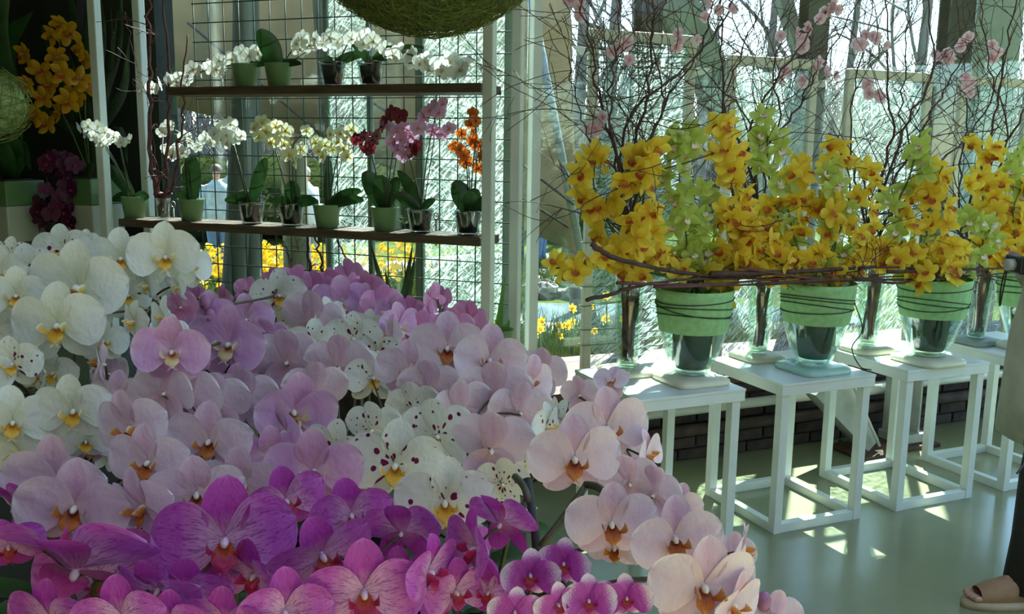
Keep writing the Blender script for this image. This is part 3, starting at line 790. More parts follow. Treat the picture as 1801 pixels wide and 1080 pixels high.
while UU1-0.005-0.1*k > UU0: ob('upright_wire', mv, wm, loc=(UU1-0.005-0.1*k+1.0, 0, ZZ0-0.45)); k += 1
k = 0
while ZZ0+0.05+0.1017*k < ZZ1: ob('cross_wire', mh, wm, loc=(UU0+1.0, -0.0066, ZZ0+0.05+0.1017*k-0.45)); k += 1

# ------------------------------------------------------------------ moss balls
M_moss = plain('moss', (96, 108, 46), 0.95, rgb2=(62, 74, 30), scale=26, bump=0.6, bscale=120)
M_mossf = leafy('moss_fibre', (142, 150, 72), (84, 98, 40), 0.2, 0.8, 60)
M_moss2 = plain('pale_moss', (150, 168, 108), 0.95, rgb2=(120, 140, 84), scale=26, bump=0.5, bscale=120)
def moss_ball(c, r, label, mat, fm, n, seed):
    e = empty('moss_ball', c); tag(e, label, 'moss ball', 'hanging moss balls')
    rs = random.Random(seed); mb = MB(); mb.blob((0, 0, 0), (r, r, r*0.97), 40, jit=0.012, rnd=rs); ob('ball', mb.mesh('ball', mat), e)
    mb = MB()
    for k in range(n):
        d = Vector((rs.gauss(0, 1), rs.gauss(0, 1), rs.gauss(0, 1))).normalized(); tn = d.orthogonal().normalized(); tn = Quaternion(d, rs.uniform(0, 6.28)) @ tn
        ln = rs.uniform(0.02, 0.07); b0 = d*r*0.985
        mb.tube(bez(b0-tn*ln, b0+d*rs.uniform(0.01, 0.04), b0+tn*ln, 4), 0.0012, 3, cap=False)
    o = ob('moss_fibres', mb.mesh('fibres', fm), e); o['kind'] = 'stuff'
    ob('hanging_wire', MB().tube([(0, 0, r*0.9), (0, 0, CEIL-c[2])], 0.003, 5).mesh('wire', M_wire), e)
mc = aty(752, 58, 3.2)
moss_ball((mc.x, 3.2, mc.z+0.455), 0.46, 'large dark green moss ball hanging above the upper shelf', M_moss, M_mossf, 5200, 5)
mc = aty(-14, 185, 2.6)
moss_ball((mc.x, 2.6, mc.z), 0.085, 'small pale green moss ball cut off by the picture edge', M_moss2, M_mossf, 300, 6)
# ------------------------------------------------------------------ moth orchids: flower pieces (unit = span of the petals, facing -Y)
def tepal(theta, L_, hw, wide=0.75, blunt=0.6, cup=0.05, recurve=0.06, base=0.02, y0=0.0, nr=7, nc=6, twist=0.0, ripple=0.0, ph=0.0):
    ct, st = math.cos(theta), math.sin(theta)
    def fn(r, c):
        # round-tipped blade: narrow claw at the base, widest at 'wide', elliptic end
        if r < wide: w = hw*(blunt+(1-blunt)*math.sin(PI/2*r/wide))
        else: w = hw*math.sqrt(max(0.0, 1-((r-wide)/(1-wide))**2))
        w = max(w, hw*0.04)
        x = c*w; z = base + r*L_
        y = y0 - cup*(c*c)*4*w*0.5 + recurve*(r**2.2) - 0.03*math.sin(PI*r) + ripple*math.sin(7*c+ph+3*r)*r + twist*c*w
        return Vector((x*ct + z*st, y, -x*st + z*ct))
    return fn
def phal_meshes(key, pm, sm_, lipm, colm):
    D = {}
    D['petal_l'] = MB().patch(tepal(math.radians(-76), 0.50, 0.30, 0.52, 0.2, 0.07, 0.05, 0.02, -0.012, 9, 8, twist=0.10, ripple=0.010, ph=1.0), 9, 8).mesh(key+'_petal', pm)
    D['petal_r'] = MB().patch(tepal(math.radians(76), 0.50, 0.30, 0.52, 0.2, 0.07, 0.05, 0.02, -0.012, 9, 8, twist=-0.10, ripple=0.010, ph=2.2), 9, 8).mesh(key+'_petal', pm)
    D['sep_t'] = MB().patch(tepal(0, 0.47, 0.17, 0.52, 0.35, 0.08, 0.04, 0.02, 0.01), 7, 6).mesh(key+'_sepal', sm_)
    D['sep_l'] = MB().patch(tepal(math.radians(-143), 0.46, 0.155, 0.5, 0.35, 0.06, 0.06, 0.02, 0.014), 7, 6).mesh(key+'_sepal', sm_)
    D['sep_r'] = MB().patch(tepal(math.radians(143), 0.46, 0.155, 0.5, 0.35, 0.06, 0.06, 0.02, 0.014), 7, 6).mesh(key+'_sepal', sm_)
    # column in the middle
    mb = MB(); mb.blob((0, -0.05, 0.005), (0.032, 0.06, 0.034), 8); mb.blob((0, 0.03, -0.02), (0.03, 0.05, 0.03), 8)
    D['flower'] = mb.mesh(key+'_column', colm)
    # lip: a forward tongue, two upright side lobes, two tendrils
    mb = MB()
    def tongue(r, c):
        w = 0.072*(0.5+0.75*math.sin(PI*min(1, r*0.86)))*(1.0 if r < 0.7 else (1-(r-0.7)*2.4))
        y = -0.05 - 0.14*math.sin(r*1.7); z = -0.05 - 0.125*r**1.3 + 0.05*c*c*(1-r)
        return Vector((c*w, y+0.03*c*c, z))
    mb.patch(tongue, 6, 4)
    for s in (-1, 1):
        def lobe(r, c, s=s):
            a_ = c*0.9; rad = 0.085*math.sin(PI*min(1, 0.1+0.8*r))**0.7
            return Vector((s*(0.03+0.095*math.sin(r*1.6)), -0.07-0.10*r+0.12*math.sin(a_)*r*0.9, -0.07+0.13*r*r+0.035*math.cos(a_)-0.02))
        mb.patch(lobe, 5, 4)
        pts = bez((s*0.02, -0.18, -0.16), (s*0.06, -0.23, -0.21), (s*0.06, -0.16, -0.19), 5); o0 = len(mb.v)
        mb.tube(pts, [0.007, 0.006, 0.005, 0.004, 0.003, 0.002], 4)
        for q in range(o0, len(mb.v)): mb.uv[q] = (0.95, 0.5)
    D['lip'] = mb.mesh(key+'_lip', lipm)
    return D
lipW = petal('lip_yellow', (196, 120, 30), (226, 176, 48), (240, 238, 220), 0.2, 0.4)
lipO = petal('lip_orange', (124, 46, 18), (190, 104, 36), (226, 190, 140), 0.2, 0.4, vein=(110, 30, 14), vein_amt=0.6)
lipM = petal('lip_magenta', (196, 92, 30), (170, 26, 76), (206, 90, 160), 0.2, 0.35, vein=(120, 10, 50), vein_amt=0.7)
lipP = petal('lip_white_gold', (170, 90, 40), (226, 200, 150), (236, 226, 222), 0.2, 0.4)
colW = plain('column_white', (232, 226, 210), 0.4, var=0.05); colM = plain('column_mauve', (226, 196, 214), 0.4, var=0.06)
VAR = {
 'W': phal_meshes('white', petal('petal_white', (222, 226, 206), (230, 234, 228), (234, 238, 234)), petal('sepal_white', (212, 220, 190), (226, 230, 216), (230, 234, 226)), lipW, colW),
 'B': phal_meshes('blush', petal('petal_blush', (234, 214, 220), (228, 206, 220), (238, 230, 236), midrib=(210, 168, 200), midrib_amt=0.35), petal('sepal_blush', (224, 190, 194), (218, 184, 204), (228, 208, 222), midrib=(204, 152, 188), midrib_amt=0.5), lipO, colW),
 'P': phal_meshes('lilac', petal('petal_lilac', (230, 200, 218), (214, 158, 216), (234, 206, 232), edge_c=0.9), petal('sepal_lilac', (212, 164, 184), (208, 150, 194), (226, 190, 214)), lipP, colW),
 'R': phal_meshes('rose', petal('petal_rose', (224, 176, 202), (212, 142, 192), (226, 178, 212)), petal('sepal_rose', (206, 132, 168), (204, 128, 180), (220, 164, 202)), lipP, colW),
 'M': phal_meshes('magenta', petal('petal_magenta', (234, 190, 226), (198, 92, 194), (214, 132, 212), vein=(142, 24, 136), vein_amt=0.8, e_pos=0.93, m_pos=0.62), petal('sepal_magenta', (214, 146, 200), (184, 62, 172), (204, 110, 198), vein=(132, 20, 126), vein_amt=0.6, m_pos=0.5, e_pos=0.93), lipM, colM),
 'S': phal_meshes('spotted', petal('petal_spotted', (228, 230, 212), (230, 232, 222), (232, 234, 226), spots=(118, 18, 76)), petal('sepal_spotted', (222, 226, 200), (226, 228, 214), (230, 232, 222), spots=(118, 18, 76)), lipW, colW),
 'F': phal_meshes('frosted', petal('petal_frosted', (176, 60, 168), (182, 76, 178), (226, 196, 228), speck=(232, 214, 234), m_pos=0.55), petal('sepal_frosted', (178, 62, 168), (186, 84, 182), (226, 198, 228), speck=(232, 214, 234), m_pos=0.55), lipM, colM),
}
def add_flower(parent, var, P, size, yaw, pitch, roll, rs):
    D = VAR[var]
    mtx = Matrix.Translation(P) @ Matrix.Rotation(math.radians(yaw), 4, 'Z') @ Matrix.Rotation(math.radians(pitch), 4, 'X') @ Matrix.Rotation(math.radians(roll), 4, 'Y') @ Matrix.Scale(size, 4)
    f = ob('flower', D['flower'], parent, parent_matrix(parent).inverted() @ mtx)
    def jit(a_): return Matrix.Rotation(math.radians(rs.uniform(-a_, a_)), 4, 'X') @ Matrix.Rotation(math.radians(rs.uniform(-a_, a_)), 4, 'Y') @ Matrix.Rotation(math.radians(rs.uniform(-a_, a_)), 4, 'Z')
    fold = rs.choice((0, 0, 0, 8, 16))
    ob('petal', D['petal_l'], f, Matrix.Rotation(math.radians(fold), 4, 'Z') @ jit(5)); ob('petal', D['petal_r'], f, Matrix.Rotation(math.radians(-fold), 4, 'Z') @ jit(5))
    for k in ('sep_t', 'sep_l', 'sep_r'): ob('sepal', D[k], f, jit(6))
    ob('lip', D['lip'], f, jit(4))
    return mtx
M_stem = plain('orchid_stem', (74, 74, 44), 0.5, rgb2=(56, 44, 36), scale=20)
plain('orchid_stake', (38, 34, 32), 0.6, var=0.2)
M_bud = leafy('orchid_bud', (198, 206, 120), (170, 184, 100), 0.3, 0.4)
M_budp = leafy('orchid_bud_pink', (196, 140, 176), (170, 110, 150), 0.3, 0.4)
M_oleaf = leafy('orchid_leaf', (48, 84, 40), (30, 58, 28), 0.12, 0.3)
M_potg = plain('green_pot', (112, 146, 98), 0.45, var=0.06, scale=6)
M_soil = plain('bark_soil', (58, 44, 34), 0.95, var=0.4, scale=60, bump=0.6, bscale=90)
M_potc = plain('dark_nursery_pot', (44, 50, 44), 0.5, var=0.1)
POTME = MB().lathe([(0.001, 0), (0.042, 0), (0.045, 0.004), (0.058, 0.11), (0.06, 0.115), (0.055, 0.115), (0.052, 0.10), (0.001, 0.1)], 24).mesh('pot', [M_potc])
SOILME = MB().lathe([(0.001, 0.104), (0.03, 0.103), (0.053, 0.1)], 16).mesh('soil', M_soil)
def leaf_patch(L_, w, droop, fold=0.25, nr=8):
    def fn(r, c):
        ww = w*math.sin(PI*(0.06+0.94*r)**0.8)**0.6 if r < 0.999 else w*0.05
        x = r*L_*math.cos(droop*r*0.6); z = r*L_*0.75 - droop*L_*r*r*0.9
        return Vector((x, c*ww, z + fold*abs(c)*ww))
    return fn
LEAFS = [MB().patch(leaf_patch(0.20, 0.035, 0.7), 8, 4).mesh('leaf', M_oleaf), MB().patch(leaf_patch(0.17, 0.032, 0.4), 8, 4).mesh('leaf', M_oleaf), MB().patch(leaf_patch(0.22, 0.036, 1.0), 8, 4).mesh('leaf', M_oleaf)]

# the dark display table under the foreground orchids
TZ = 0.75
tb = empty('display_table', (-0.72, 1.45, 0)); tag(tb, 'dark display table hidden under the mass of orchids', 'table')
ob('tabletop', MB().box((0, 0, TZ-0.02), (1.52, 2.06, 0.04), bev=0.005).mesh('tabletop', M_table, False), tb)
lg = MB().box((0, 0, (TZ-0.04)/2), (0.06, 0.06, TZ-0.04), bev=0.004).mesh('leg', M_table, False)
for x in (-0.7, 0.7):
    for y in (-0.96, 0.96): ob('leg', lg, tb, loc=(x, y, 0))

def dep(px, py):
    g1 = np.interp(py, [470, 520, 560, 620, 700, 800, 900, 1000, 1080, 1150], [2.2, 2.05, 1.88, 1.65, 1.42, 1.2, 1.03, 0.92, 0.86, 0.83])
    g2 = np.interp(py, [420, 500, 600, 700, 800, 900, 1000, 1080], [1.42, 1.32, 1.22, 1.14, 1.06, 0.98, 0.9, 0.84])
    k = sm(300, 420, px)
    return float(g2*(1-k)+g1*k)
# (x, y, span, yaw, pitch, roll[, depth offset]) read off the photograph; yaw 180 = seen from behind
PL = [
 ('W', 'white moth orchid with yellow lips at the top of the white group', [(293,452,112,12,4,0),(213,455,98,8,4,0),(137,505,150,-4,6,3),(160,450,78,-25,0,-6,.10),(330,470,80,40,5,10,.06)], 0),
 ('W', 'white moth orchid with small half-open blooms beside pink blooms', [(103,572,140,6,6,-2),(238,566,70,-42,4,0),(291,558,70,-44,4,0),(262,503,60,-40,10,0,.06),(315,505,48,-45,8,0,.03),(180,600,84,30,12,5,.10),(225,520,90,20,0,0,.12)], 2),
 ('W', 'white moth orchid with red-brown lips at the picture edge', [(22,742,122,25,8,4),(130,722,122,8,10,0),(36,800,110,-20,15,6,.05),(95,655,90,0,15,0,.10),(150,775,90,30,25,0,.10),(-30,660,90,20,5,0)], 0),
 ('W', 'white moth orchid half out of the picture edge', [(28,520,96,25,6,0),(0,480,90,10,4,0,.05),(70,535,90,-10,8,0,.10),(8,580,80,20,10,5,.06)], 0),
 ('S', 'white orchid with purple spots behind the topmost white blooms', [(112,442,92,10,0,0,.08),(45,478,96,12,0,0,.08),(20,450,70,0,0,0,.2),(150,428,52,0,-10,0,.2)], 1),
 ('S', 'white orchid with purple spots low at the picture edge', [(22,640,92,10,4,0),(40,600,84,10,10,0,.06),(70,660,80,-30,8,0,.05)], 0),
 ('P', 'lilac moth orchid with two front-facing blooms beside the white group', [(303,618,118,8,6,0),(404,605,120,-4,6,0,-.14),(365,560,88,12,6,0,-.05),(432,562,84,20,10,0,-.05),(470,600,80,170,0,0,.1)], 1),
 ('R', 'rose pink orchid at the back below the wire mesh', [(318,540,66,170,0,20,.1),(395,530,60,-50,5,0,.1),(345,525,60,150,0,0,.12),(488,503,62,160,-10,10),(518,502,70,-140,-5,-15),(556,510,66,165,0,0,.05)], 1),
 ('R', 'rose pink orchid raising one bloom above the back row', [(615,490,66,145,0,15),(620,512,60,-120,5,0),(580,505,64,170,10,0,.05),(650,520,76,160,-8,10),(672,540,74,-150,0,0),(640,505,60,160,0,0,.1)], 1),
 ('R', 'rose pink orchid reaching towards the white rack posts', [(826,562,66,150,-5,-10),(766,524,50,-120,0,30),(762,556,56,-100,10,0),(722,550,60,160,-10,0),(795,580,72,165,0,0),(745,582,70,-160,10,0,.05)], 1),
 ('P', 'lilac moth orchid with a side-facing bloom and golden lip at the back', [(690,552,66,-50,0,0),(600,535,92,10,-5,0),(640,545,88,-20,0,0,.05),(565,545,84,15,0,0,.05),(700,575,80,40,0,0)], 0),
 ('S', 'white orchid with dark purple spots in the middle of the bed', [(622,596,92,6,6,0),(550,605,84,20,8,0),(666,618,74,-20,10,0),(575,560,70,60,0,0),(492,520,88,10,0,0),(650,575,60,0,0,0,.05)], 1),
 ('B', 'pale pink moth orchid with orange lips facing the rack posts', [(787,612,112,0,6,0,-.10),(860,632,112,10,8,4,-.10),(718,650,98,4,10,0,-.06),(925,672,96,30,0,20,.04),(690,595,80,-60,0,0),(950,655,90,150,0,-10,.1)], 0),
 ('B', 'pale pink moth orchid seen from behind in the middle', [(505,635,118,172,-8,0),(597,645,112,176,-5,8),(545,570,112,165,0,-8),(462,668,104,165,0,0,.12),(430,705,116,170,0,0,.08),(555,690,110,-165,0,5,.06)], 1),
 ('B', 'pale pink moth orchid with blush backs turned to the viewer', [(758,686,108,170,-10,6),(870,694,122,178,-8,-2),(865,790,140,176,-6,2),(815,720,108,-150,0,15,.04),(795,660,100,150,0,-12,.04),(915,725,110,-165,0,0,.06)], 1),
 ('P', 'lilac moth orchid turned half aside before the spotted orchid', [(552,828,155,10,14,-6),(505,760,112,-55,10,0),(515,722,142,30,20,10,.05),(470,800,110,20,10,0,.05),(420,690,110,0,10,0,.08)], 0),
 ('S', 'white orchid with a bold row of purple spots below the centre', [(695,818,158,4,6,0),(782,882,158,8,14,4),(590,790,110,-20,10,10,.04),(655,755,100,165,-5,0,.02),(770,765,128,172,0,8,.02),(655,665,92,20,0,0,.06),(730,720,100,170,0,10,.08)], 0),
 ('S', 'white orchid with faint purple spots beside the blush orchids', [(960,752,84,60,0,0),(985,740,84,-60,0,20,.04),(930,790,96,40,10,0,.08),(830,880,100,60,10,0,.1),(885,850,100,170,0,0,.1)], 0),
 ('B', 'pale pink moth orchid with orange lips nearest the first white stand', [(1066,752,138,10,8,2),(1010,806,150,4,10,-4),(1076,672,62,-30,-35,0,.08),(1135,800,92,60,0,0,.1),(1020,695,70,150,0,10,.1),(1108,850,110,165,0,15,.08)], 1),
 ('B', 'pale pink moth orchid arching over the floor at the table edge', [(1075,920,148,2,10,0),(1186,945,152,8,14,-4),(1237,1030,182,10,12,3),(1300,970,110,70,5,0,.05),(1150,870,110,150,0,0,.1),(1285,1060,130,40,20,10,.03)], 1),
 ('B', 'pale pink moth orchid with large pale blooms before the white group', [(232,752,130,-14,8,-8),(262,812,132,-6,8,-4),(105,850,170,4,10,0),(132,892,176,6,12,6),(180,640,84,-70,0,0,.05),(210,700,100,0,0,0,.1)], 1),
 ('B', 'pale pink moth orchid behind the magenta blooms', [(368,775,134,4,12,0),(255,890,140,-30,18,-10),(345,868,150,16,16,0),(425,850,136,-10,16,0),(330,700,120,172,0,0,.05),(290,690,110,165,0,0,.06),(380,710,110,-170,0,0,.05)], 0),
 ('M', 'deep magenta orchid with one large front-facing veined bloom', [(396,950,222,8,6,-4),(502,880,130,35,10,-14),(450,1010,150,-20,20,0,.06),(330,1040,160,0,25,10,.04)], 0),
 ('M', 'magenta orchid with a red cupped lip beside the spotted orchid', [(618,905,134,14,10,-12),(565,975,172,40,25,-20),(706,935,128,172,-20,0),(640,1040,196,14,14,-6),(700,1010,120,10,20,0,.08)], 0),
 ('M', 'magenta orchid with narrow side-facing blooms', [(752,1005,136,60,8,0),(840,965,140,-58,4,0),(880,920,128,150,-25,10),(800,1040,130,30,10,0,.05),(860,1040,110,-20,10,0,.06)], 0),
 ('M', 'magenta orchid spread flat at the bottom corner', [(132,1000,262,172,-40,0),(25,892,124,150,-30,12),(280,1035,150,-20,35,0),(15,960,110,30,20,0),(215,1085,150,10,10,0,-.02),(90,1090,150,-15,10,0)], 0),
 ('M', 'magenta orchid at the bottom edge below the large veined bloom', [(500,1075,160,20,10,0),(400,1095,150,-10,15,0),(575,1090,130,10,10,0,.03),(300,1100,140,0,10,0)], 0),
 ('F', 'small frosted magenta orchid at the bottom of the bed', [(932,1010,100,4,10,0),(992,990,92,-8,6,6),(1035,1055,92,6,4,0),(1102,1050,88,-4,8,0),(980,1062,84,30,10,-8),(905,1075,90,10,10,0)], 0),
]
rsf = random.Random(99)
bases = []
for var, lab, fl, nb in PL:
    pts = [aty(f[0], f[1], dep(f[0], f[1])+(f[6] if len(f) > 6 else 0)) for f in fl]
    c = sum(pts, Vector((0, 0, 0)))/len(pts)
    bases.append([min(max(c.x, -1.4), -0.03), min(max(c.y+0.05, 0.52), 2.38)])
for it in range(200):
    for i in range(len(bases)):
        for j in range(i):
            dx, dy = bases[i][0]-bases[j][0], bases[i][1]-bases[j][1]; d = math.hypot(dx, dy)
            if d < 0.135:
                if d < 1e-4: dx, dy, d = 0.01*(i-j), 0.01, 0.02
                k = (0.137-d)/2/d
                bases[i][0] += dx*k; bases[i][1] += dy*k; bases[j][0] -= dx*k; bases[j][1] -= dy*k
    for q in bases: q[0] = min(max(q[0], -1.4), -0.03); q[1] = min(max(q[1], 0.50), 2.40)
for (var, lab, fl, nb), (bx_, by_) in zip(PL, bases):
    e = empty('moth_orchid', (bx_, by_, TZ), rsf.uniform(0, 6.28))
    tag(e, lab, 'orchid', 'moth orchids massed on the display table')
    ob('pot', POTME, e); ob('soil', SOILME, e)
    inv = parent_matrix(e).inverted()
    for k in range(4): ob('leaf', LEAFS[k % 3], e, Matrix.Translation((0, 0, 0.1)) @ Matrix.Rotation(k*PI/2+rsf.uniform(-0.5, 0.5), 4, 'Z') @ Matrix.Translation((0.006, 0, 0)))
    flowers = [tuple(f) + ((0,) if len(f) < 7 else ()) for f in fl]
    fill = []
    for f in flowers:
        if rsf.random() < 0.62:
            fill.append((f[0]+rsf.gauss(0, 38), f[1]+abs(rsf.gauss(14, 26)), f[2]*rsf.uniform(0.75, 0.92), rsf.choice((rsf.uniform(-60, 60), rsf.uniform(130, 230))), rsf.uniform(0, 25), rsf.uniform(-25, 25), f[6]+rsf.uniform(0.10, 0.18), dep(f[0], f[1])))
    backs = []
    for f in flowers+fill:
        d = f[7] if len(f) > 7 else dep(f[0], f[1]); dd = d+f[6]
        P = aty(f[0], f[1], dd); size = f[2]*d/FPX*1.16
        m = add_flower(e, var, P, size, f[3]+rsf.uniform(-4, 4), f[4], f[5]+rsf.uniform(-5, 5), rsf)
        backs.append(m @ Vector((0, 0.06, -0.03)))
    # flower spikes: split the blooms in two sprays when they spread wide
    backs.sort(key=lambda q: q.x)
    sprays = [backs] if max(b.x for b in backs)-min(b.x for b in backs) < 0.2 else [backs[:len(backs)//2], backs[len(backs)//2:]]
    base = Vector((bx_, by_, TZ+0.1))
    for sp_ in sprays:
        sp_.sort(key=lambda q: (Vector((q.x, q.y, 0))-Vector((bx_, by_, 0))).length)
        c0 = sp_[0]; path = [base, base.lerp(Vector((c0.x, c0.y, c0.z)), 0.5)+Vector((0, 0.02, 0.08))]
        last = path[-1]
        chain = [q + Vector((0, 0.025, -0.01)) for q in sp_]
        mid = sum(chain, Vector((0, 0, 0)))/len(chain)
        path += [chain[0].lerp(mid, 0.3), mid, chain[-1].lerp(mid, 0.2)]
        cur = spline(path, 6); n_ = len(cur)
        mb = MB(); mb.tube([inv @ q for q in cur], [0.0042-0.002*i/n_ for i in range(n_)], 6)
        for q in sp_:
            best = min(cur[n_//3:], key=lambda w: (w-q).length)
            pts = bez(inv @ best, inv @ ((best+q)/2+Vector((0, 0.012, 0.012))), inv @ q, 4)
            mb.tube(pts, 0.0018, 5)
        ob('stem', mb.mesh('stem', M_stem), e)
        if nb and sp_ is sprays[-1]:
            tip = cur[-1]
            for k in range(nb+1):
                bp = tip + Vector((rsf.uniform(0.0, 0.03)*(1 if k else 0), -0.01, 0.012-0.024*k))
                ob('bud', MB().blob((0, 0, 0), (0.010, 0.010, 0.014), 8).mesh('bud', M_bud if var in 'WS' else M_budp), e, Matrix.Translation(inv @ bp))
    if lab.startswith('pale pink moth orchid arching'):
        a0, a1_ = aty(927, 842, 1.06), aty(958, 1040, 0.98)
        ob('stake', MB().tube([inv @ a0, inv @ a0.lerp(a1_, 0.5), inv @ (a1_+Vector((0, 0, -0.08)))], 0.0055, 8).mesh('stake', MATS['orchid_stake']), e)
        for (x0, y0, x1, y1) in ((1032, 852, 950, 962), (1030, 852, 1062, 866), (905, 838, 928, 880)):
            q0, q1 = aty(x0, y0, 1.04), aty(x1, y1, 1.0)
            ob('stem', MB().tube([inv @ q for q in bez(q0, (q0+q1)/2+Vector((0.006, 0, 0.004)), q1, 6)], 0.0045, 6).mesh('stem', M_stem), e)
# ------------------------------------------------------------------ cymbidium sprays in the cup vases
def cymb_meshes(key, pm, lipm, colm):
    D = {}
    def ct(th, L_=0.5, hw=0.155): hw *= 1.2; return MB().patch(tepal(math.radians(th), L_, hw, 0.46, 0.3, -0.22, -0.13, 0.02, 0.0, ripple=0.012), 6, 4).mesh(key+'_tepal', pm)
    D['t'] = [ct(0, 0.5, 0.14), ct(68, 0.5, 0.15), ct(-68, 0.5, 0.15), ct(142, 0.48, 0.15), ct(-142, 0.48, 0.15)]
    mb = MB()
    def tongue(r, c):
        w = 0.12*(0.6+0.6*math.sin(PI*min(1, r*0.8)))*(1 if r < 0.75 else 1-(r-0.75)*2.5)
        return Vector((c*w, -0.06-0.17*math.sin(r*2.1)+0.0*c, -0.03-0.16*r**1.4+0.10*c*c*(1-r)))
    mb.patch(tongue, 5, 4)
    D['lip'] = mb.mesh(key+'_lip', lipm)
    mb = MB(); mb.blob((0, -0.08, 0.02), (0.035, 0.09, 0.035), 7); mb.tube([(0, 0, 0), (0, 0.12, -0.04)], 0.025, 5)
    D['flower'] = mb.mesh(key+'_column', colm)
    return D
lipCY = petal('cymbid_lip_red', (222, 170, 50), (176, 74, 34), (220, 150, 70), 0.3, 0.4, vein=(130, 34, 20), vein_amt=0.7)
lipCG = petal('cymbid_lip_cream', (226, 214, 160), (232, 222, 196), (150, 60, 60), 0.2, 0.4)
colY = plain('cymbid_column_yellow', (206, 160, 46), 0.4, var=0.1); colG = plain('cymbid_column_green', (196, 206, 120), 0.4, var=0.1)
CYM = {'Y': cymb_meshes('yellow_cymbid', petal('cymbid_yellow', (244, 204, 60), (250, 220, 72), (252, 228, 100), 0.5, 0.4), lipCY, colY),
       'O': cymb_meshes('shaded_yellow_cymbid', petal('cymbid_yellow_shaded', (176, 124, 20), (198, 146, 24), (208, 160, 36), 0.3, 0.4), lipCY, colY),  # yellow cymbidium again, shade of the dim corner put into its colour
       'G': cymb_meshes('green_cymbid', petal('cymbid_green', (204, 214, 112), (194, 210, 100), (212, 222, 126), 0.5, 0.4), lipCG, colG)}
M_gstem = plain('green_spray_stem', (78, 104, 46), 0.5, var=0.2, scale=20)
def add_cymb(parent, inv, key, P, size, yaw, pitch, roll, rs):
    D = CYM[key]
    m = Matrix.Translation(P) @ Matrix.Rotation(math.radians(yaw), 4, 'Z') @ Matrix.Rotation(math.radians(pitch), 4, 'X') @ Matrix.Rotation(math.radians(roll), 4, 'Y') @ Matrix.Scale(size, 4)
    f = ob('flower', D['flower'], parent, inv @ m)
    for k, me in enumerate(D['t']):
        j = Matrix.Rotation(math.radians(rs.uniform(-16, 16)), 4, 'X') @ Matrix.Rotation(math.radians(rs.uniform(-10, 10)), 4, 'Y')
        ob('tepal', me, f, j)
    ob('lip', D['lip'], f)
    return m
# (kind, label, vase index, path in the picture with s offsets, number of blooms, half width of the spray in px)
SPR = [
 ('Y', 'yellow cymbidium spray standing highest at the corner-post end', 0, [(1120,470),(1075,400),(1045,330),(1050,265)], 12, 26),
 ('Y', 'yellow cymbidium spray below the pink blossom, beside the first green spray', 0, [(1140,470),(1118,390),(1130,310),(1142,240)], 17, 32),
 ('Y', 'yellow cymbidium spray reaching out past the corner-post end of the branches', 0, [(1130,470),(1080,452),(1030,462),(978,472)], 9, 16),
 ('G', 'green cymbidium spray rising tall over the first cup vase', 0, [(1215,480),(1205,400),(1195,310),(1208,218)], 19, 28),
 ('G', 'short green cymbidium spray just above the first cup vase rim', 0, [(1220,490),(1238,450),(1232,400),(1250,350)], 8, 24),
 ('Y', 'low yellow cymbidium spray lying on the branches beside the first cup vase', 0, [(1200,480),(1160,455),(1115,450),(1070,440)], 12, 24),
 ('Y', 'narrow yellow cymbidium spray pointing straight up between two green sprays', 0, [(1260,480),(1290,400),(1285,310),(1266,212)], 19, 24),
 ('Y', 'yellow cymbidium spray spilling over the first cup vase rim', 0, [(1225,478),(1258,470),(1275,490),(1262,522)], 6, 16),
 ('G', 'green cymbidium spray with the highest tip, above the second cup vase', 1, [(1400,480),(1365,370),(1350,290),(1352,205)], 15, 28),
 ('Y', 'yellow cymbidium spray low between the first and second cup vases', 1, [(1400,480),(1350,450),(1310,420),(1290,360)], 16, 34),
 ('Y', 'broad yellow cymbidium spray in the middle over the second cup vase', 1, [(1420,480),(1395,410),(1385,350),(1400,290)], 18, 40),
 ('Y', 'yellow cymbidium spray lit at its tip, right of the middle green spray', 1, [(1440,480),(1480,400),(1495,320),(1472,252)], 19, 40),
 ('G', 'green cymbidium spray hanging down the middle of the second group', 1, [(1440,490),(1470,430),(1462,360),(1455,300)], 12, 24),
 ('Y', 'yellow cymbidium spray drooping onto the second cup vase rim', 1, [(1430,475),(1450,478),(1452,495),(1440,512)], 5, 16),
 ('Y', 'low yellow cymbidium spray between the second and third cup vases', 1, [(1470,480),(1510,455),(1550,445),(1590,440)], 14, 26),
 ('G', 'slender green cymbidium spray leaning behind the bare branches of the third group', 2, [(1610,480),(1575,380),(1600,310),(1616,238)], 11, 22),
 ('Y', 'yellow cymbidium spray with pale sunlit tip over the third cup vase', 2, [(1630,480),(1630,410),(1640,340),(1658,292)], 20, 38),
 ('Y', 'low yellow cymbidium spray over the third cup vase rim', 2, [(1620,480),(1600,460),(1650,450),(1690,460)], 12, 30),
 ('G', 'green cymbidium spray between two yellow ones in the third group', 2, [(1650,485),(1720,450),(1725,400),(1700,370)], 10, 24),
 ('Y', 'yellow cymbidium spray standing tall near the person', 3, [(1770,480),(1745,400),(1725,330),(1728,250)], 17, 28),
 ('Y', 'yellow cymbidium spray at the picture edge', 3, [(1790,480),(1785,420),(1782,370),(1800,320)], 15, 30),
 ('G', 'green cymbidium spray cut by the picture edge', 3, [(1830,480),(1815,380),(1795,310),(1790,260)], 11, 20),
 ('Y', 'short yellow cymbidium cluster lying between first and second cup vases', 0, [(1260,478),(1295,462),(1330,458),(1365,462)], 8, 20),
 ('Y', 'short yellow cymbidium cluster behind the middle tall vase', 2, [(1600,470),(1560,440),(1530,420),(1515,400)], 9, 22),
 ('Y', 'low yellow cymbidium spray in front of the dark red stems', 3, [(1800,475),(1760,455),(1730,440),(1710,425)], 12, 24),
]
rc = random.Random(17)
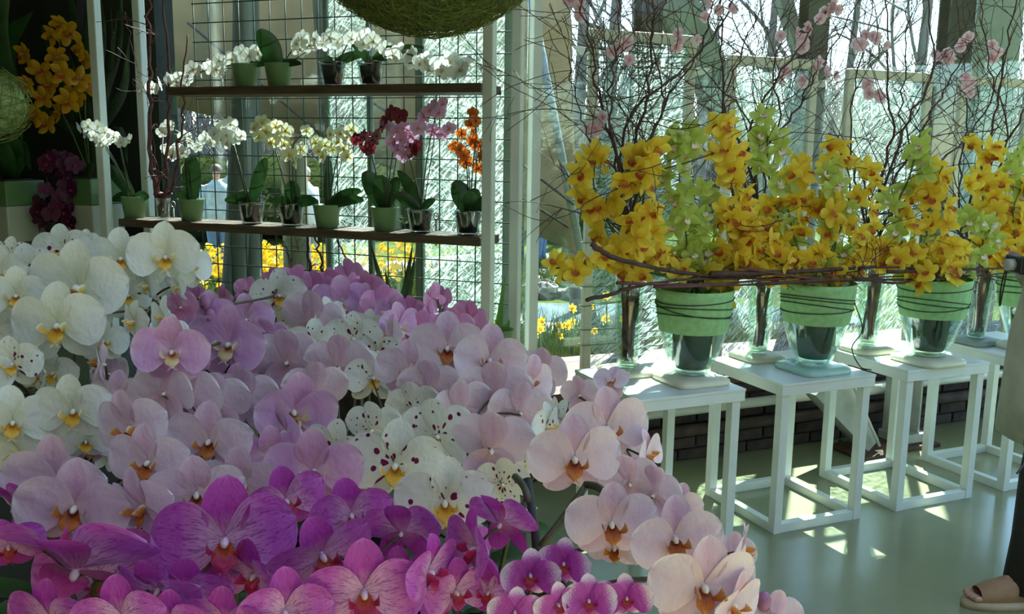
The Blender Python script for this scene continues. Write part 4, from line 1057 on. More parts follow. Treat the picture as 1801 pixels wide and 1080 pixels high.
for key, lab, vi, path, nfl, hw in SPR:
    (tc_, sc_), _ = vase_info[vi]
    base = W(tc_+rc.uniform(-0.05, 0.05), sc_+rc.uniform(-0.04, 0.05), TOPZ+CUPPAD+0.31)
    s0 = sc_ + rc.uniform(-0.05, 0.06)
    P3 = [ats(x, y, s0 + rc.uniform(-0.05, 0.07)) for x, y in path]
    rim = W(tc_, sc_, TOPZ+CUPPAD+0.375) + (P3[0]-W(tc_, sc_, TOPZ+CUPPAD+0.375))*0.12
    e = empty('cymbidium_spray', base); tag(e, lab, 'cymbidium', 'cymbidium sprays over the cup vases')
    inv = Matrix.Translation(-base)
    cur = spline([base, rim, P3[0]] + P3[1:], 6)
    smb = MB().tube([inv @ q for q in cur], [0.006-0.003*i/len(cur) for i in range(len(cur))], 6)
    seg = spline(P3, 10); nseg = len(seg)
    nfl = int(nfl*1.5)
    for k in range(nfl):
        f = (k+0.5)/nfl; q = seg[min(nseg-1, int(f*(nseg-1)))]
        wpx = hw*(0.75 if f > 0.85 else 1.25)/FPX*q.y
        side = rc.uniform(-1, 1)
        off = Vector((1, 0, 0))*side*wpx + Vector((0, rc.uniform(-0.08, 0.05), rc.uniform(-0.04, 0.04)))
        size = rc.uniform(0.105, 0.13) if key == 'Y' else rc.uniform(0.10, 0.12)
        P = q+off
        yaw = side*55+rc.gauss(0, 32)
        if rc.random() < 0.2: yaw += rc.uniform(100, 200)
        add_cymb(e, inv, key, P, size, yaw, rc.gauss(8, 24), rc.gauss(0, 30), rc)
        if rc.random() < 0.7:
            smb.tube([inv @ q, inv @ ((q+P)/2+Vector((0, 0.01, 0.01))), inv @ (P+Vector((0, 0.012, 0)))], 0.0017, 4)
    ob('stem', smb.mesh('stem', M_gstem), e)

# ------------------------------------------------------------------ bare branches: upright ones and the woven horizontal bundle
def wander(p0, d0, L_, n, curl, rs, lift=0.0):
    pts = [Vector(p0)]; d = Vector(d0).normalized(); ax = Vector((rs.gauss(0, 1), rs.gauss(0, 1), rs.gauss(0, 1))).normalized()
    for i in range(n):
        ax = (ax + 0.5*Vector((rs.gauss(0, 1), rs.gauss(0, 1), rs.gauss(0, 1)))).normalized()
        d = (Quaternion(ax, curl*rs.uniform(0.4, 1.0)) @ d + Vector((0, 0, lift))).normalized()
        pts.append(pts[-1] + d*(L_/n))
    return pts
M_blossom = petal('pink_blossom', (238, 186, 194), (250, 222, 226), (252, 238, 240), 0.55, 0.5)
def blossom_mesh():
    mb = MB(); rs = random.Random(8)
    for k in range(6):
        mb.patch(tepal(k*PI/3, 0.5, 0.26, 0.6, 0.3, -0.2, -0.12, 0.02, 0, nr=4, nc=4), 4, 4)
    for k in range(5):
        mb.patch(tepal(k*PI/2.5+0.3, 0.36, 0.2, 0.6, 0.3, -0.3, -0.3, 0.02, -0.03, nr=4, nc=4), 4, 4)
    return mb.mesh('blossom', M_blossom)
BLOSS = blossom_mesh()
def clamp_s(pts, smin, smax):
    out_ = []
    for q in pts:
        s = q.dot(Av); q2 = q + Av*(min(max(s, smin), smax)-s); q2.z = min(q2.z, 3.0); out_.append(q2)
    return out_
def branch(base, path, r0, label, group, rs, twigs=7, blossoms=(), mat=None, tl=(0.15, 0.45), curl=0.35, smin=2.75, smax=4.0, name='bare_branch', lean=True):
    e = empty(name, base); tag(e, label, 'branch', group)
    inv = Matrix.Translation(-Vector(base))
    cur = spline(path, 7); n = len(cur)
    cur = [q + Vector((rs.gauss(0, 0.006), rs.gauss(0, 0.006), 0)) if 0 < i < n-1 else q for i, q in enumerate(cur)]
    ob('stem', MB().tube([inv @ q for q in cur], [r0*(1-0.72*i/n) for i in range(n)], 6).mesh('stem', mat or M_bark), e)
    for k in range(twigs):
        i = rs.randrange(int(n*0.25), n-1); q = cur[i]; d = (cur[i+1]-cur[i]).normalized()
        side = Quaternion(d, rs.uniform(0, 6.28)) @ d.orthogonal()
        dd = (d*rs.uniform(0.5, 1.0)+side*rs.uniform(0.4, 1.0)); ln = rs.uniform(*tl)
        pts = wander(q, dd, ln, 9, curl, rs, 0.06)
        pts = clamp_s(pts, smin, smax) if lean else pts
        mb = MB(); rt_ = r0*(1-0.72*i/n)*0.45
        mb.tube([inv @ p for p in pts], [max(0.0016, rt_*(1-0.7*j/9)) for j in range(10)], 5)
        for m_ in range(rs.choice((1, 2, 2, 3))):
            j = rs.randrange(2, 8); dj = (pts[j+1]-pts[j]).normalized(); sd2 = Quaternion(dj, rs.uniform(0, 6.28)) @ dj.orthogonal()
            p2 = wander(pts[j], dj+sd2*0.9, ln*rs.uniform(0.3, 0.6), 6, curl, rs, 0.05)
            p2 = clamp_s(p2, smin, smax) if lean else p2
            mb.tube([inv @ p for p in p2], [max(0.0013, rt_*0.55*(1-0.6*jj/6)) for jj in range(7)], 4)
        ob('twig', mb.mesh('twig', mat or M_bark), e)
    for (P, cnt) in blossoms:
        for k in range(cnt):
            d = Vector((rs.gauss(0, 0.03), rs.gauss(0, 0.02), rs.gauss(0, 0.024)))
            m = Matrix.Translation(inv @ (P+d)) @ Euler((rs.uniform(-0.6, 0.6), rs.uniform(0, 6), rs.uniform(-0.9, 0.9))).to_matrix().to_4x4() @ Matrix.Scale(rs.uniform(0.046, 0.064), 4)
            ob('blossom', BLOSS, e, m)
        near = min(cur, key=lambda q: (q-P).length)
        ob('twig', MB().tube([inv @ near, inv @ ((near+P)/2+Vector((0, 0, 0.02))), inv @ P], [0.003, 0.002, 0.0015], 5).mesh('twig', mat or M_bark), e)
    return e
rbch = random.Random(23)
# main upright branches: vase, picture path, radius, blossoms (picture positions)
UP = [
 (0, [(1090,300),(1062,200),(1045,120),(1020,-20)], .008, [(1045,222),(1018,22)], 'thick dark branch rising at the corner-post end with pink blossom low down'),
 (0, [(1085,290),(1072,190),(1085,90),(1088,-20)], .006, [(1098,90)], None),
 (0, [(1090,300),(1120,190),(1180,140),(1260,60),(1300,-20)], .007, [(1258,22)], 'dark branch curving up across the first screen to a pink blossom'),
 (0, [(1100,310),(1138,180),(1145,90),(1150,-30)], .008, [], None),
 (0, [(1110,320),(1165,190),(1150,100),(1135,0)], .006, [], None),
 (0, [(1130,300),(1170,180),(1230,90),(1262,-10)], .007, [(1205,75)], None),
 (0, [(1100,330),(1040,250),(1010,160),(1000,100)], .004, [], None),
 (1, [(1290,350),(1275,210),(1270,110),(1268,-20)], .008, [], None),
 (1, [(1310,330),(1330,200),(1400,90),(1480,-20)], .007, [(1400,72)], None),
 (1, [(1300,340),(1370,220),(1360,110),(1410,-20)], .006, [(1404,130)], None),
 (1, [(1320,300),(1270,190),(1300,110),(1350,-20)], .006, [], None),
 (1, [(1330,300),(1395,200),(1440,120),(1520,-10)], .007, [(1450,20),(1445,118)], None),
 (1, [(1345,320),(1310,200),(1240,120),(1215,-10)], .005, [(1020,10)][:0], None),
 (2, [(1520,420),(1565,260),(1562,140),(1555,-20)], .008, [(1530,72)], 'slim dark branch standing upright behind the middle yellow sprays'),
 (2, [(1530,420),(1580,250),(1640,120),(1630,-20)], .008, [], None),
 (2, [(1525,400),(1495,250),(1510,120),(1540,-20)], .006, [(1533,160)], None),
 (2, [(1540,380),(1610,250),(1660,160),(1720,60)], .007, [(1690,70),(1662,100)], 'dark branch with pink blossoms in front of the thick dark column'),
 (2, [(1550,400),(1640,300),(1730,200),(1790,40)], .007, [], None),
 (3, [(1690,420),(1740,250),(1760,140),(1790,-20)], .008, [(1750,92)], 'dark branch with white-pink blossom right of the thick dark column'),
 (3, [(1700,400),(1745,290),(1800,200),(1840,60)], .009, [], None),
 (3, [(1690,430),(1690,290),(1700,180),(1680,-10)], .006, [(1700,148)], None),
 (3, [(1680,400),(1600,260),(1590,120),(1600,-20)], .006, [], None),
 (3, [(1720,400),(1770,240),(1740,120),(1720,-20)], .006, [], None),
]
cnt_v = [0, 0, 0, 0]
for i, (vi, path, r, bl, lab) in enumerate(UP):
    _, (tt_, ts_) = vase_info[vi]
    base = W(tt_+rbch.uniform(-0.02, 0.02), ts_+rbch.uniform(-0.02, 0.02), TOPZ+0.06)
    top = W(tt_+rbch.uniform(-0.03, 0.03), ts_+rbch.uniform(-0.02, 0.02), TOPZ+0.42)
    s0 = ts_ + rbch.uniform(-0.05, 0.12)
    P3 = [top] + [ats(x, y, s0 + (k+1)*rbch.uniform(-0.05, 0.06)) for k, (x, y) in enumerate(path)]
    bl3 = [(ats(x, y, s0+0.0), rbch.choice((4, 5, 6))) for x, y in bl]
    cnt_v[vi] += 1
    vn = ('corner-post tall vase', 'three-stem tall vase', 'reddish-stem tall vase', 'grey-pad tall vase')[vi]
    order = sorted([q[1][-1][0] for q in UP if q[0] == vi])
    on_ = ('first', 'second', 'third', 'fourth', 'fifth', 'sixth', 'seventh')[order.index(path[-1][0])]
    lab2 = lab or ('bare branch %s, tip %s from left above the %s' % ('with pink blossom' if bl else 'with curling twigs', on_, vn))
    branch(base, [base] + P3, r*1.3, lab2, 'bare branches in the tall vases', rbch, twigs=14, blossoms=bl3, tl=(0.25, 0.75), curl=0.27)
# long horizontal branches woven along the vase rims
HZ = [([(1040,428),(1085,455),(1190,478),(1300,488),(1420,470)], .012, 'thick bent branch end lying over the tall vase nearest the corner post'),
      ([(1032,528),(1110,508),(1200,492),(1330,490),(1450,484)], .008, 'straight dark branch end jutting out past the corner-post end'),
      ([(1085,498),(1250,500),(1400,488),(1560,482)], .007, 'reddish branch lying across the rim of the first cup vase'), ([(1150,505),(1330,500),(1480,495),(1640,492)], .006, 'thin reddish branch running lowest from first to third cup vase'),
      ([(1250,482),(1400,478),(1530,470),(1538,470)], .013, 'thick cut branch ending between the second and third cup vases'), ([(1330,500),(1480,492),(1640,490),(1800,478)], .008, 'long dark branch running from the second cup vase to the visitor'),
      ([(1500,488),(1580,498),(1650,484),(1790,488)], .008, 'dark branch bent into a shallow curve beside the third cup vase'), ([(1560,478),(1700,474),(1840,470)], .009, 'thick dark branch in front of the tall vase on the grey pad'),
      ([(1640,482),(1655,476),(1560,470),(1480,480)], .009, 'dark branch between second and third cup vases with its cut end to the right'), ([(1300,470),(1450,492),(1600,486),(1720,496)], .006, 'thin reddish branch crossing the second and third cup vase rims')]
for path, r, lab in HZ:
    P3 = []
    for k, (x, y) in enumerate(path):
        P3.append(ats(x, y, 2.945+0.016*len(P3)+rbch.uniform(0, 0.03)))
    branch(P3[0], P3, r, lab or 'long dark branch woven horizontally along the cup vase rims', 'horizontal branches along the vase rims', rbch, twigs=3, tl=(0.06, 0.2), smin=2.75, smax=3.1, mat=M_bark if r > .007 else M_barkred)
# a thin twig reaching out towards the corner post
P3 = [ats(x, y, 3.1) for x, y in [(1280,262),(1150,305),(1040,352),(960,388),(880,360)]]
branch(P3[0], P3, .0035, 'long thin twig reaching out across the white corner posts', 'bare branches in the tall vases', rbch, twigs=2, tl=(0.05, 0.2))
# ------------------------------------------------------------------ small potted orchids on the shelves
def small_flower(key, pm, lm):
    mb = MB()
    for th, L_, hw in ((0, 0.48, 0.18), (76, 0.5, 0.28), (-76, 0.5, 0.28), (143, 0.46, 0.17), (-143, 0.46, 0.17)):
        mb.patch(tepal(math.radians(th), L_, hw, 0.52, 0.3, 0.0, -0.05, 0.02, 0.0, ripple=0.02), 4, 4, 0)
    o0 = len(mb.v); mb.blob((0, -0.08, -0.05), (0.07, 0.1, 0.09), 6, 1)
    for q in range(o0, len(mb.v)): mb.uv[q] = (0.4, 0.5)
    return mb.mesh(key, [pm, lm])
pmC = petal('petal_cream', (206, 200, 120), (222, 222, 190), (232, 232, 214), 0.4)
pmX = petal('petal_maroon', (120, 40, 50), (104, 30, 40), (128, 50, 58), 0.3)
pmK = petal('petal_pinkstripe', (216, 150, 170), (206, 156, 196), (222, 184, 214), 0.4)
pmO = petal('petal_orange', (206, 90, 40), (206, 108, 40), (214, 140, 60), 0.4, vein=(170, 50, 30), vein_amt=0.5)
pmV = petal('petal_darkpurple', (86, 26, 60), (74, 24, 56), (96, 40, 76), 0.2)
SF = {'W': small_flower('small_white', MATS['petal_white'], MATS['lip_white_gold']), 'C': small_flower('small_cream', pmC, MATS['lip_yellow']), 'X': small_flower('small_maroon', pmX, MATS['lip_magenta']),
      'K': small_flower('small_pink', pmK, MATS['lip_yellow']), 'O': small_flower('small_orange', pmO, MATS['lip_orange']), 'V': small_flower('small_purple', pmV, MATS['lip_magenta'])}
SPOT = [(0.001, 0), (0.05, 0), (0.053, 0.004), (0.069, 0.112), (0.072, 0.118), (0.067, 0.118), (0.063, 0.1), (0.001, 0.1)]
SPG = MB().lathe(SPOT, 28).mesh('green_pot', M_potg); SPC = MB().lathe([(r*0.96, z) for r, z in SPOT], 28).mesh('clear_pot', M_cup)
SPI = MB().lathe([(0.001, 0.012), (0.042, 0.012), (0.056, 0.095), (0.001, 0.1)], 20).mesh('inner_pot', M_potc)
SPS = MB().lathe([(0.001, 0.106), (0.04, 0.106), (0.063, 0.101)], 18).mesh('soil', M_soil)
def paddle(L_, w, bend):
    def fn(r, c):
        ww = max(w*0.06, w*(math.sin(PI*(0.08+0.9*r)))**0.6)
        return Vector((bend*L_*r*r, c*ww, r*L_*(1-0.25*abs(bend)*r) )) + Vector((0.2*abs(c)*ww, 0, 0))
    return fn
def leaf_obj(e, inv, base, tip, w, bow=0.15, mat=None):
    base, tip = Vector(base), Vector(tip); d = tip-base; L_ = d.length; up = Vector((0, 0, 1))
    side = d.cross(Vector((0, 1, 0.0))); side = side.normalized() if side.length > 1e-5 else Vector((1, 0, 0))
    nrm = side.cross(d).normalized()
    mid = (base+tip)/2 + Vector((0, 0, 1))*L_*bow
    def fn(r, c):
        q = (1-r)**2*base + 2*r*(1-r)*mid + r*r*tip
        ww = max(w*0.08, w*math.sin(PI*(0.10+0.87*r))**0.65)
        return inv @ (q + side*c*ww + nrm*0.18*abs(c)*ww)
    ob('leaf', MB().patch(fn, 9, 4).mesh('leaf', mat or M_oleaf), e)
rsh = random.Random(31)
def shelf_orchid(px, v, ztop, kind, key, label, flowers, leaves, size=0.07, clear=False, nstem=2, grp='potted orchids on the rack shelves', fv=0.10):
    q = atv(px, 380, v); base = Vector((q.x, q.y, ztop))
    e = empty('potted_orchid', base); tag(e, label, 'orchid', grp); inv = Matrix.Translation(-base)
    if kind == 'green': ob('pot', SPG, e)
    else: ob('pot', SPC, e); ob('inner_pot', SPI, e)
    ob('soil', SPS, e)
    P3 = [atv(x, y, fv+rsh.uniform(-0.05, 0.05)) for x, y in flowers]
    n = len(P3); groups = [P3[:n//2], P3[n//2:]] if nstem == 2 and n > 4 else [P3]
    for gi, g_ in enumerate(groups):
        start = base+Vector((rsh.uniform(-0.02, 0.02), rsh.uniform(-0.02, 0.02), 0.1))
        low = g_[0]; cen = sum(g_, Vector((0, 0, 0)))/len(g_)
        path = [start, start.lerp(cen, 0.5)+Vector((0, 0.0, 0.05)), cen+Vector((0, 0.03, 0.0)), g_[-1]+Vector((0, 0.03, 0))]
        cur = spline(path, 6); mb = MB().tube([inv @ p for p in cur], 0.0032, 5)
        for p in g_:
            w_ = min(cur, key=lambda z: (z-p).length); mb.tube([inv @ w_, inv @ (p+Vector((0, 0.01, 0)))], 0.0014, 4)
        ob('stem', mb.mesh('stem', M_stem), e)
        st = start+Vector((0.012, 0.0, 0)); ob('stake', MB().tube([inv @ st, inv @ (st.lerp(cen, 0.9)+Vector((0.01, 0.02, 0)))], 0.0025, 5).mesh('stake', M_twine), e)
    for p in P3:
        m = Matrix.Translation(inv @ p) @ Euler((rsh.uniform(-0.2, 0.35), rsh.uniform(-0.4, 0.4), rsh.gauss(0, 0.6))).to_matrix().to_4x4() @ Matrix.Scale(size*rsh.uniform(1.0, 1.3), 4)
        ob('flower', SF[key], e, m)
    for (x, y, w) in leaves:
        tip = atv(x, y, v+rsh.uniform(-0.06, 0.05)); leaf_obj(e, inv, base+Vector((0, 0, 0.105)), tip, w)
    return e
LZ, UZ = LOW_Z, UP_Z
shelf_orchid(237, .10, LZ, 'green', 'W', 'white orchid in a green pot at the dark end of the lower shelf', [(225,245),(213,250),(200,240),(190,245),(178,250),(165,240),(185,232),(172,222),(155,222),(140,225),(150,235)], [(182,288,.04),(195,352,.03),(262,345,.03)], .062, fv=-0.14)
shelf_orchid(337, .10, LZ, 'green', 'W', 'white orchid in a green pot with one upright paddle leaf', [(348,258),(335,250),(322,268),(310,262),(300,272),(292,262),(285,232),(295,222),(362,243),(372,250),(325,240)], [(337,272,.052),(305,345,.03)], .066)
shelf_orchid(443, .10, LZ, 'clear', 'W', 'white orchid in a clear pot beside a tall slanting leaf', [(415,245),(400,252),(388,245),(378,235),(392,225),(405,218),(412,232),(425,238),(372,250),(398,238),(385,212)], [(468,278,.036),(395,352,.03),(420,340,.03)], .068, True)
shelf_orchid(513, .10, LZ, 'clear', 'C', 'cream orchid in a clear pot with a broad drooping leaf', [(500,252),(488,240),(478,250),(468,232),(455,240),(448,225),(462,215),(485,222),(502,230),(515,242),(522,270),(508,272),(518,285),(530,262),(540,230)], [(515,318,.042),(560,355,.03),(478,352,.03)], .068, True)
shelf_orchid(575, .10, LZ, 'green', 'C', 'sunlit cream orchid in a green pot with an upright green leaf', [(585,262),(572,255),(560,265),(555,250),(568,275),(595,250),(605,262),(612,240),(598,235),(580,235),(618,228),(610,275)], [(580,282,.024),(635,335,.03),(640,352,.03)], .068)
shelf_orchid(677, .10, LZ, 'green', 'X', 'maroon orchid in a green pot with heart-like leaves', [(648,262),(636,252),(628,245),(640,240),(655,245),(662,238),(672,222),(680,215),(690,200),(703,204),(732,258),(725,265)], [(640,302,.055),(668,308,.05),(700,312,.035)], .07)
shelf_orchid(740, .10, LZ, 'clear', 'K', 'pink orchid in a clear pot with trailing spray', [(712,272),(700,262),(715,258),(705,245),(692,250),(698,232),(688,225),(710,225),(722,238),(735,225),(745,205),(755,195),(765,185),(778,182),(772,198),(790,226),(778,235),(762,230)], [(700,300,.03),(690,340,.03),(765,350,.02)], .068, True)
shelf_orchid(823, .10, LZ, 'clear', 'O', 'orange orchid in a clear pot at the end of the lower shelf', [(820,285),(808,262),(815,272),(800,258),(812,235),(830,245),(838,255),(832,232),(828,218),(836,212),(832,198),(846,275),(842,296),(852,282)], [(800,318,.05),(838,332,.04),(862,352,.035)], .058, True)
# upper shelf
shelf_orchid(440, .12, UZ, 'green', 'W', 'white orchid trailing along the dark end of the upper shelf', [(452,92),(438,98),(425,92),(410,104),(398,112),(385,106),(370,118),(355,125),(340,122),(325,138),(310,142),(298,140),(283,148),(268,155),(380,122),(420,110)], [(500,105,.03)], .08, nstem=1)
shelf_orchid(497, .12, UZ, 'green', 'W', 'white orchid in a green pot with one large dark leaf on the upper shelf', [(520,75),(532,68),(545,78),(556,68),(568,76),(580,66),(592,72),(600,78),(528,85)], [(455,52,.055),(530,112,.02)], .08, nstem=1)
shelf_orchid(590, .12, UZ, 'clear', 'W', 'white orchid in a metallic pot in the middle of the upper shelf', [(618,68),(632,62),(645,66),(655,72),(640,75)], [(640,96,.025),(570,100,.02)], .075, True, nstem=1)
shelf_orchid(655, .12, UZ, 'clear', 'W', 'sunlit white orchid trailing to the end of the upper shelf', [(680,88),(692,96),(705,92),(716,102),(728,108),(738,112),(748,106),(757,120),(768,115),(778,122),(790,108),(800,116),(812,122),(822,112),(725,95),(795,125)], [(745,84,.026),(620,78,.022),(700,82,.025)], .082, True, nstem=1)

# ------------------------------------------------------------------ plants below the shelf, on a low bench
BZ = 0.62
bn = empty('low_bench', GP(-1.2, 0.12, 0), GA); tag(bn, 'low dark bench under the plant rack', 'bench')
ob('top', MB().box((0, 0, BZ-0.02), (2.1, 0.22, 0.04), bev=0.004).mesh('top', M_table, False), bn)
for x in (-1.0, 1.0): ob('leg', MB().box((x, 0, (BZ-0.04)/2), (0.05, 0.2, BZ-0.04)).mesh('leg', M_table, False), bn)
M_sans = leafy('sansevieria', (44, 70, 40), (26, 46, 28), 0.1, 0.4); M_grass = leafy('bright_leaf', (110, 150, 60), (84, 128, 46), 0.45, 0.4)
def bench_plant(px, label, tips, w, mat, name='potted_plant', cat='plant'):
    q = atv(px, 560, .12); base = Vector((q.x, q.y, BZ)); e = empty(name, base); tag(e, label, cat); inv = Matrix.Translation(-base)
    ob('pot', SPG, e); ob('soil', SPS, e)
    for k, (x, y) in enumerate(tips):
        tip = atv(x, y, .12+0.02*((k % 3)-1)); b0 = base+Vector((0.02*((k % 3)-1), 0.01*(k % 2), 0.1))
        side = Vector((1, 0, 0)); d = tip-b0
        def fn(r, c): return inv @ (b0 + d*r + Vector((0.06*math.sin(r*2)*(1 if x > px else -1)*abs(d.x)/d.length, 0, 0)) + side*c*w*(0.55+0.45*math.sin(PI*min(1, r+0.15)))*(1-r**4) + Vector((0, 0.25*w*c*c, 0)))
        ob('leaf', MB().patch(fn, 8, 2).mesh('leaf', mat), e)
    return e
bench_plant(700, 'dark snake plant with upright pointed leaves under the lower shelf', [(656,424),(723,424),(728,440),(688,505),(680,470),(715,520)], .018, M_sans)
bench_plant(880, 'plant with long bright green blades between the white posts', [(887,478),(882,500),(892,560),(872,560)], .012, M_grass)
q = atv(550, 540, .12); base = Vector((q.x, q.y, BZ)); 
e = empty('branch_vase', base); tag(e, 'dark vase holding cut branches under the lower shelf', 'vase')
ob('body', MB().lathe([(0.001, 0), (0.05, 0), (0.06, 0.05), (0.045, 0.13), (0.05, 0.16), (0.045, 0.16), (0.001, 0.15)], 20).mesh('vase', M_potc), e)
for k, (path, r) in enumerate([([(535,520),(515,470),(499,424)], .009), ([(548,520),(545,470),(540,412)], .018), ([(556,520),(566,470),(553,415)], .015), ([(560,520),(605,470),(590,412)], .011), ([(565,520),(618,460),(632,428)], .003), ([(540,520),(510,475),(525,420)], .0025)]):
    P3 = [base+Vector((0, 0, 0.16))] + [atv(x, y, .12+0.01*k) for x, y in path]
    branch(base+Vector((0, 0, 0.02)), [base+Vector((0.01*(k-3), 0, 0.02))] + P3, r, ['thin dark branch end at the left of those under the lower shelf', 'thickest dark branch rising to the lower shelf', 'dark branch beside the thickest one under the lower shelf', 'dark branch leaning towards the snake plant', 'fine twig tip between the branches and the snake plant', 'fine twig crossing the thin branch end'][k], 'cut branches under the shelf', rsh, twigs=3, tl=(0.05, 0.14), lean=False)
# dark red branches standing in a glass at the dark end of the lower shelf
q = atv(288, 395, .05); base = Vector((q.x, q.y, LZ)); e = empty('glass_tumbler', base); tag(e, 'small glass holding dark red branches at the end of the lower shelf', 'glass')
ob('glass', MB().lathe(wallof([(0.03, 0.003), (0.034, 0.02), (0.04, 0.12)], 0.004), 20).mesh('tumbler', M_vase), e)
for k, (path, r) in enumerate([([(272,330),(264,200),(262,80),(262,-40)], .02), ([(292,330),(296,200),(296,120),(284,-30)], .015), ([(305,330),(318,240),(320,170),(330,60)], .011), ([(280,330),(262,200),(235,90),(220,20)], .003)]):
    P3 = [atv(x, y, .03) for x, y in path]
    branch(base+Vector((0, 0, 0.02)), [base+Vector((0.008*(k-1), 0, 0.02)), base+Vector((0.012*(k-1), 0, 0.13))] + P3, r, ['thick dark red branch rising beside the white rack posts', 'dark red branch curving behind the thick one', 'short dark red branch end near the mesh edge', 'fine twig leaning across the white rack posts'][k], 'dark red branches at the rack end', rsh, twigs=5, tl=(0.1, 0.3), lean=False, mat=M_barkred)

# ------------------------------------------------------------------ dark corner: pedestal, square pots, cymbidium plant, purple orchid
M_grey = plain('grey_green_counter', (120, 132, 118), 0.6, var=0.06, scale=4)
M_potw = plain('cream_square_pot', (176, 178, 160), 0.5, var=0.05, scale=5); M_potband = plain('green_pot_band', (96, 128, 80), 0.5, var=0.06, scale=5)
YC = 5.3; QS = YC/3.0
PZ = aty(90, 424, YC).z
pd = empty('display_counter', GP(-2.98, 0.12, 0), GA); tag(pd, 'grey-green display counter carrying the square pots', 'counter')
ob('body', MB().box((0, 0, (PZ-0.03)/2), (1.0, 0.42, PZ-0.03), bev=0.004).mesh('body', M_grey, False), pd)
ob('top', MB().box((0, 0, PZ-0.015), (1.06, 0.48, 0.03), bev=0.004).mesh('top', M_grey, False), pd)
def square_pot(px, y, w, h, label, name='square_pot'):
    q = aty(px, 420, y); base = Vector((q.x, y, PZ)); e = empty(name, base, GA); tag(e, label, 'pot', 'cream square pots with green bands')
    ob('body', MB().box((0, 0, h*0.30), (w, w, h*0.60), bev=0.008).mesh('body', M_potw, False), e)
    ob('band', MB().box((0, 0, h*0.80), (w*1.02, w*1.02, h*0.40), bev=0.006).mesh('band', M_potband, False), e)
    ob('soil', MB().box((0, 0, h*1.0), (w*0.9, w*0.9, 0.012)).mesh('soil', M_soil, False), e)
    return base+Vector((0, 0, h))
b1 = square_pot(22, YC-0.02, 0.145*QS, 0.195*QS, 'cream square pot with green band at the picture edge')
b2 = square_pot(166, YC+0.02, 0.135*QS, 0.205*QS, 'cream square pot with green band beside the white rack posts')
M_dleaf = leafy('dark_strap_leaf', (40, 62, 36), (24, 40, 24), 0.12, 0.4)
rl = random.Random(77)
e = empty('cymbidium_plant', b2); tag(e, 'dark-leaved cymbidium plant with yellow blooms in the shadowed corner', 'cymbidium'); inv = Matrix.Translation(-b2)
def strap(e, inv, b0, path, w, mat, y):
    P3 = [b0] + [aty(x, yy, y+rl.uniform(-0.06, 0.06)) for x, yy in path]; cur = spline(P3, 5); n = len(cur); mb = MB(); V = []; Fc = []
    for i, q in enumerate(cur):
        d = (cur[min(i+1, n-1)]-cur[max(i-1, 0)]).normalized(); s = d.cross(Vector((0, 1, 0.15))).normalized(); ww = w*QS*(0.6+0.4*math.sin(PI*i/(n-1)))*(1-(i/(n-1))**5)+0.0008
        for c in (-1, 0, 1): V.append(inv @ (q+s*ww*c+Vector((0, 0.3*ww*abs(c), 0))))
    for i in range(n-1):
        for c in (0, 1): Fc.append((3*i+c, 3*i+c+1, 3*i+c+4, 3*i+c+3))
    mb._add(V, Fc); ob('leaf', mb.mesh('leaf', mat), e)
for path in [[(150,180),(130,40),(120,-40)], [(165,180),(178,60),(170,-40)], [(172,200),(205,90),(215,-20)], [(150,230),(100,120),(70,40)], [(175,230),(215,160),(228,60)], [(160,200),(150,90),(155,-40)], [(145,250),(85,200),(45,190)], [(178,260),(210,230),(225,290)], [(170,230),(192,120),(195,10)], [(155,240),(115,180),(100,90)], [(160,250),(140,170),(112,60)], [(168,240),(185,170),(207,20)]]:
    strap(e, inv, b2+Vector((rl.uniform(-0.05, 0.05), rl.uniform(-0.05, 0.05), 0.0)), path, 0.017, M_dleaf, YC+0.05)
for (x, y) in [(105,42),(118,58),(90,62),(140,85),(152,102),(98,98),(70,125),(110,130),(140,138),(156,148),(86,150),(75,172),(120,178),(132,168),(47,148),(62,202),(102,198),(42,95),(82,218)]:
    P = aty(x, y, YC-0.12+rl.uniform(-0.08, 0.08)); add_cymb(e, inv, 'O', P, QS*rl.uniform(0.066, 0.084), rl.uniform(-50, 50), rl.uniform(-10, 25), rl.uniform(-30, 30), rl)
for path in [[(140,200),(110,100),(95,40)], [(120,220),(80,150),(50,120)], [(150,200),(150,150),(140,90)]]:
    P3 = [b2] + [aty(x, y, YC-0.04) for x, y in path]; ob('stem', MB().tube([inv @ q for q in spline(P3, 5)], 0.004, 5).mesh('stem', M_gstem), e)
e = empty('leafy_plant', b1); tag(e, 'broad-leaved green plant cut off by the picture edge', 'plant'); inv = Matrix.Translation(-b1)
for path, w in [([(10,200),(0,90),(58,20)], 0.05), ([(10,260),(-30,200),(-60,120)], 0.04), ([(25,280),(35,262),(55,300)], 0.035), ([(5,280),(-10,255),(-40,270)], 0.035), ([(12,200),(-10,60),(20,-40)], 0.045), ([(20,285),(20,255),(10,240)], 0.035)]:
    strap(e, inv, b1, path, w, M_oleaf, YC-0.08)
q = aty(98, 425, YC); bp = Vector((q.x, YC, PZ)); e = empty('potted_orchid', bp); tag(e, 'dark purple orchid between the two square pots', 'orchid', 'potted orchids in the dark corner'); inv = Matrix.Translation(-bp)
ob('pot', POTME, e); ob('soil', SOILME, e)
for k in range(4): ob('leaf', LEAFS[k % 3], e, Matrix.Translation((0, 0, 0.1)) @ Matrix.Rotation(k*1.6, 4, 'Z'))
for k in range(30):
    x = rl.uniform(62, 130); y = rl.uniform(275, 400); P = aty(x, y, YC-0.1+rl.uniform(-0.1, 0.08))
    ob('flower', SF['V'], e, Matrix.Translation(inv @ P) @ Euler((rl.uniform(-0.3, 0.4), rl.uniform(-0.6, 0.6), rl.uniform(-0.9, 0.9))).to_matrix().to_4x4() @ Matrix.Scale(QS*rl.uniform(0.05, 0.065), 4))
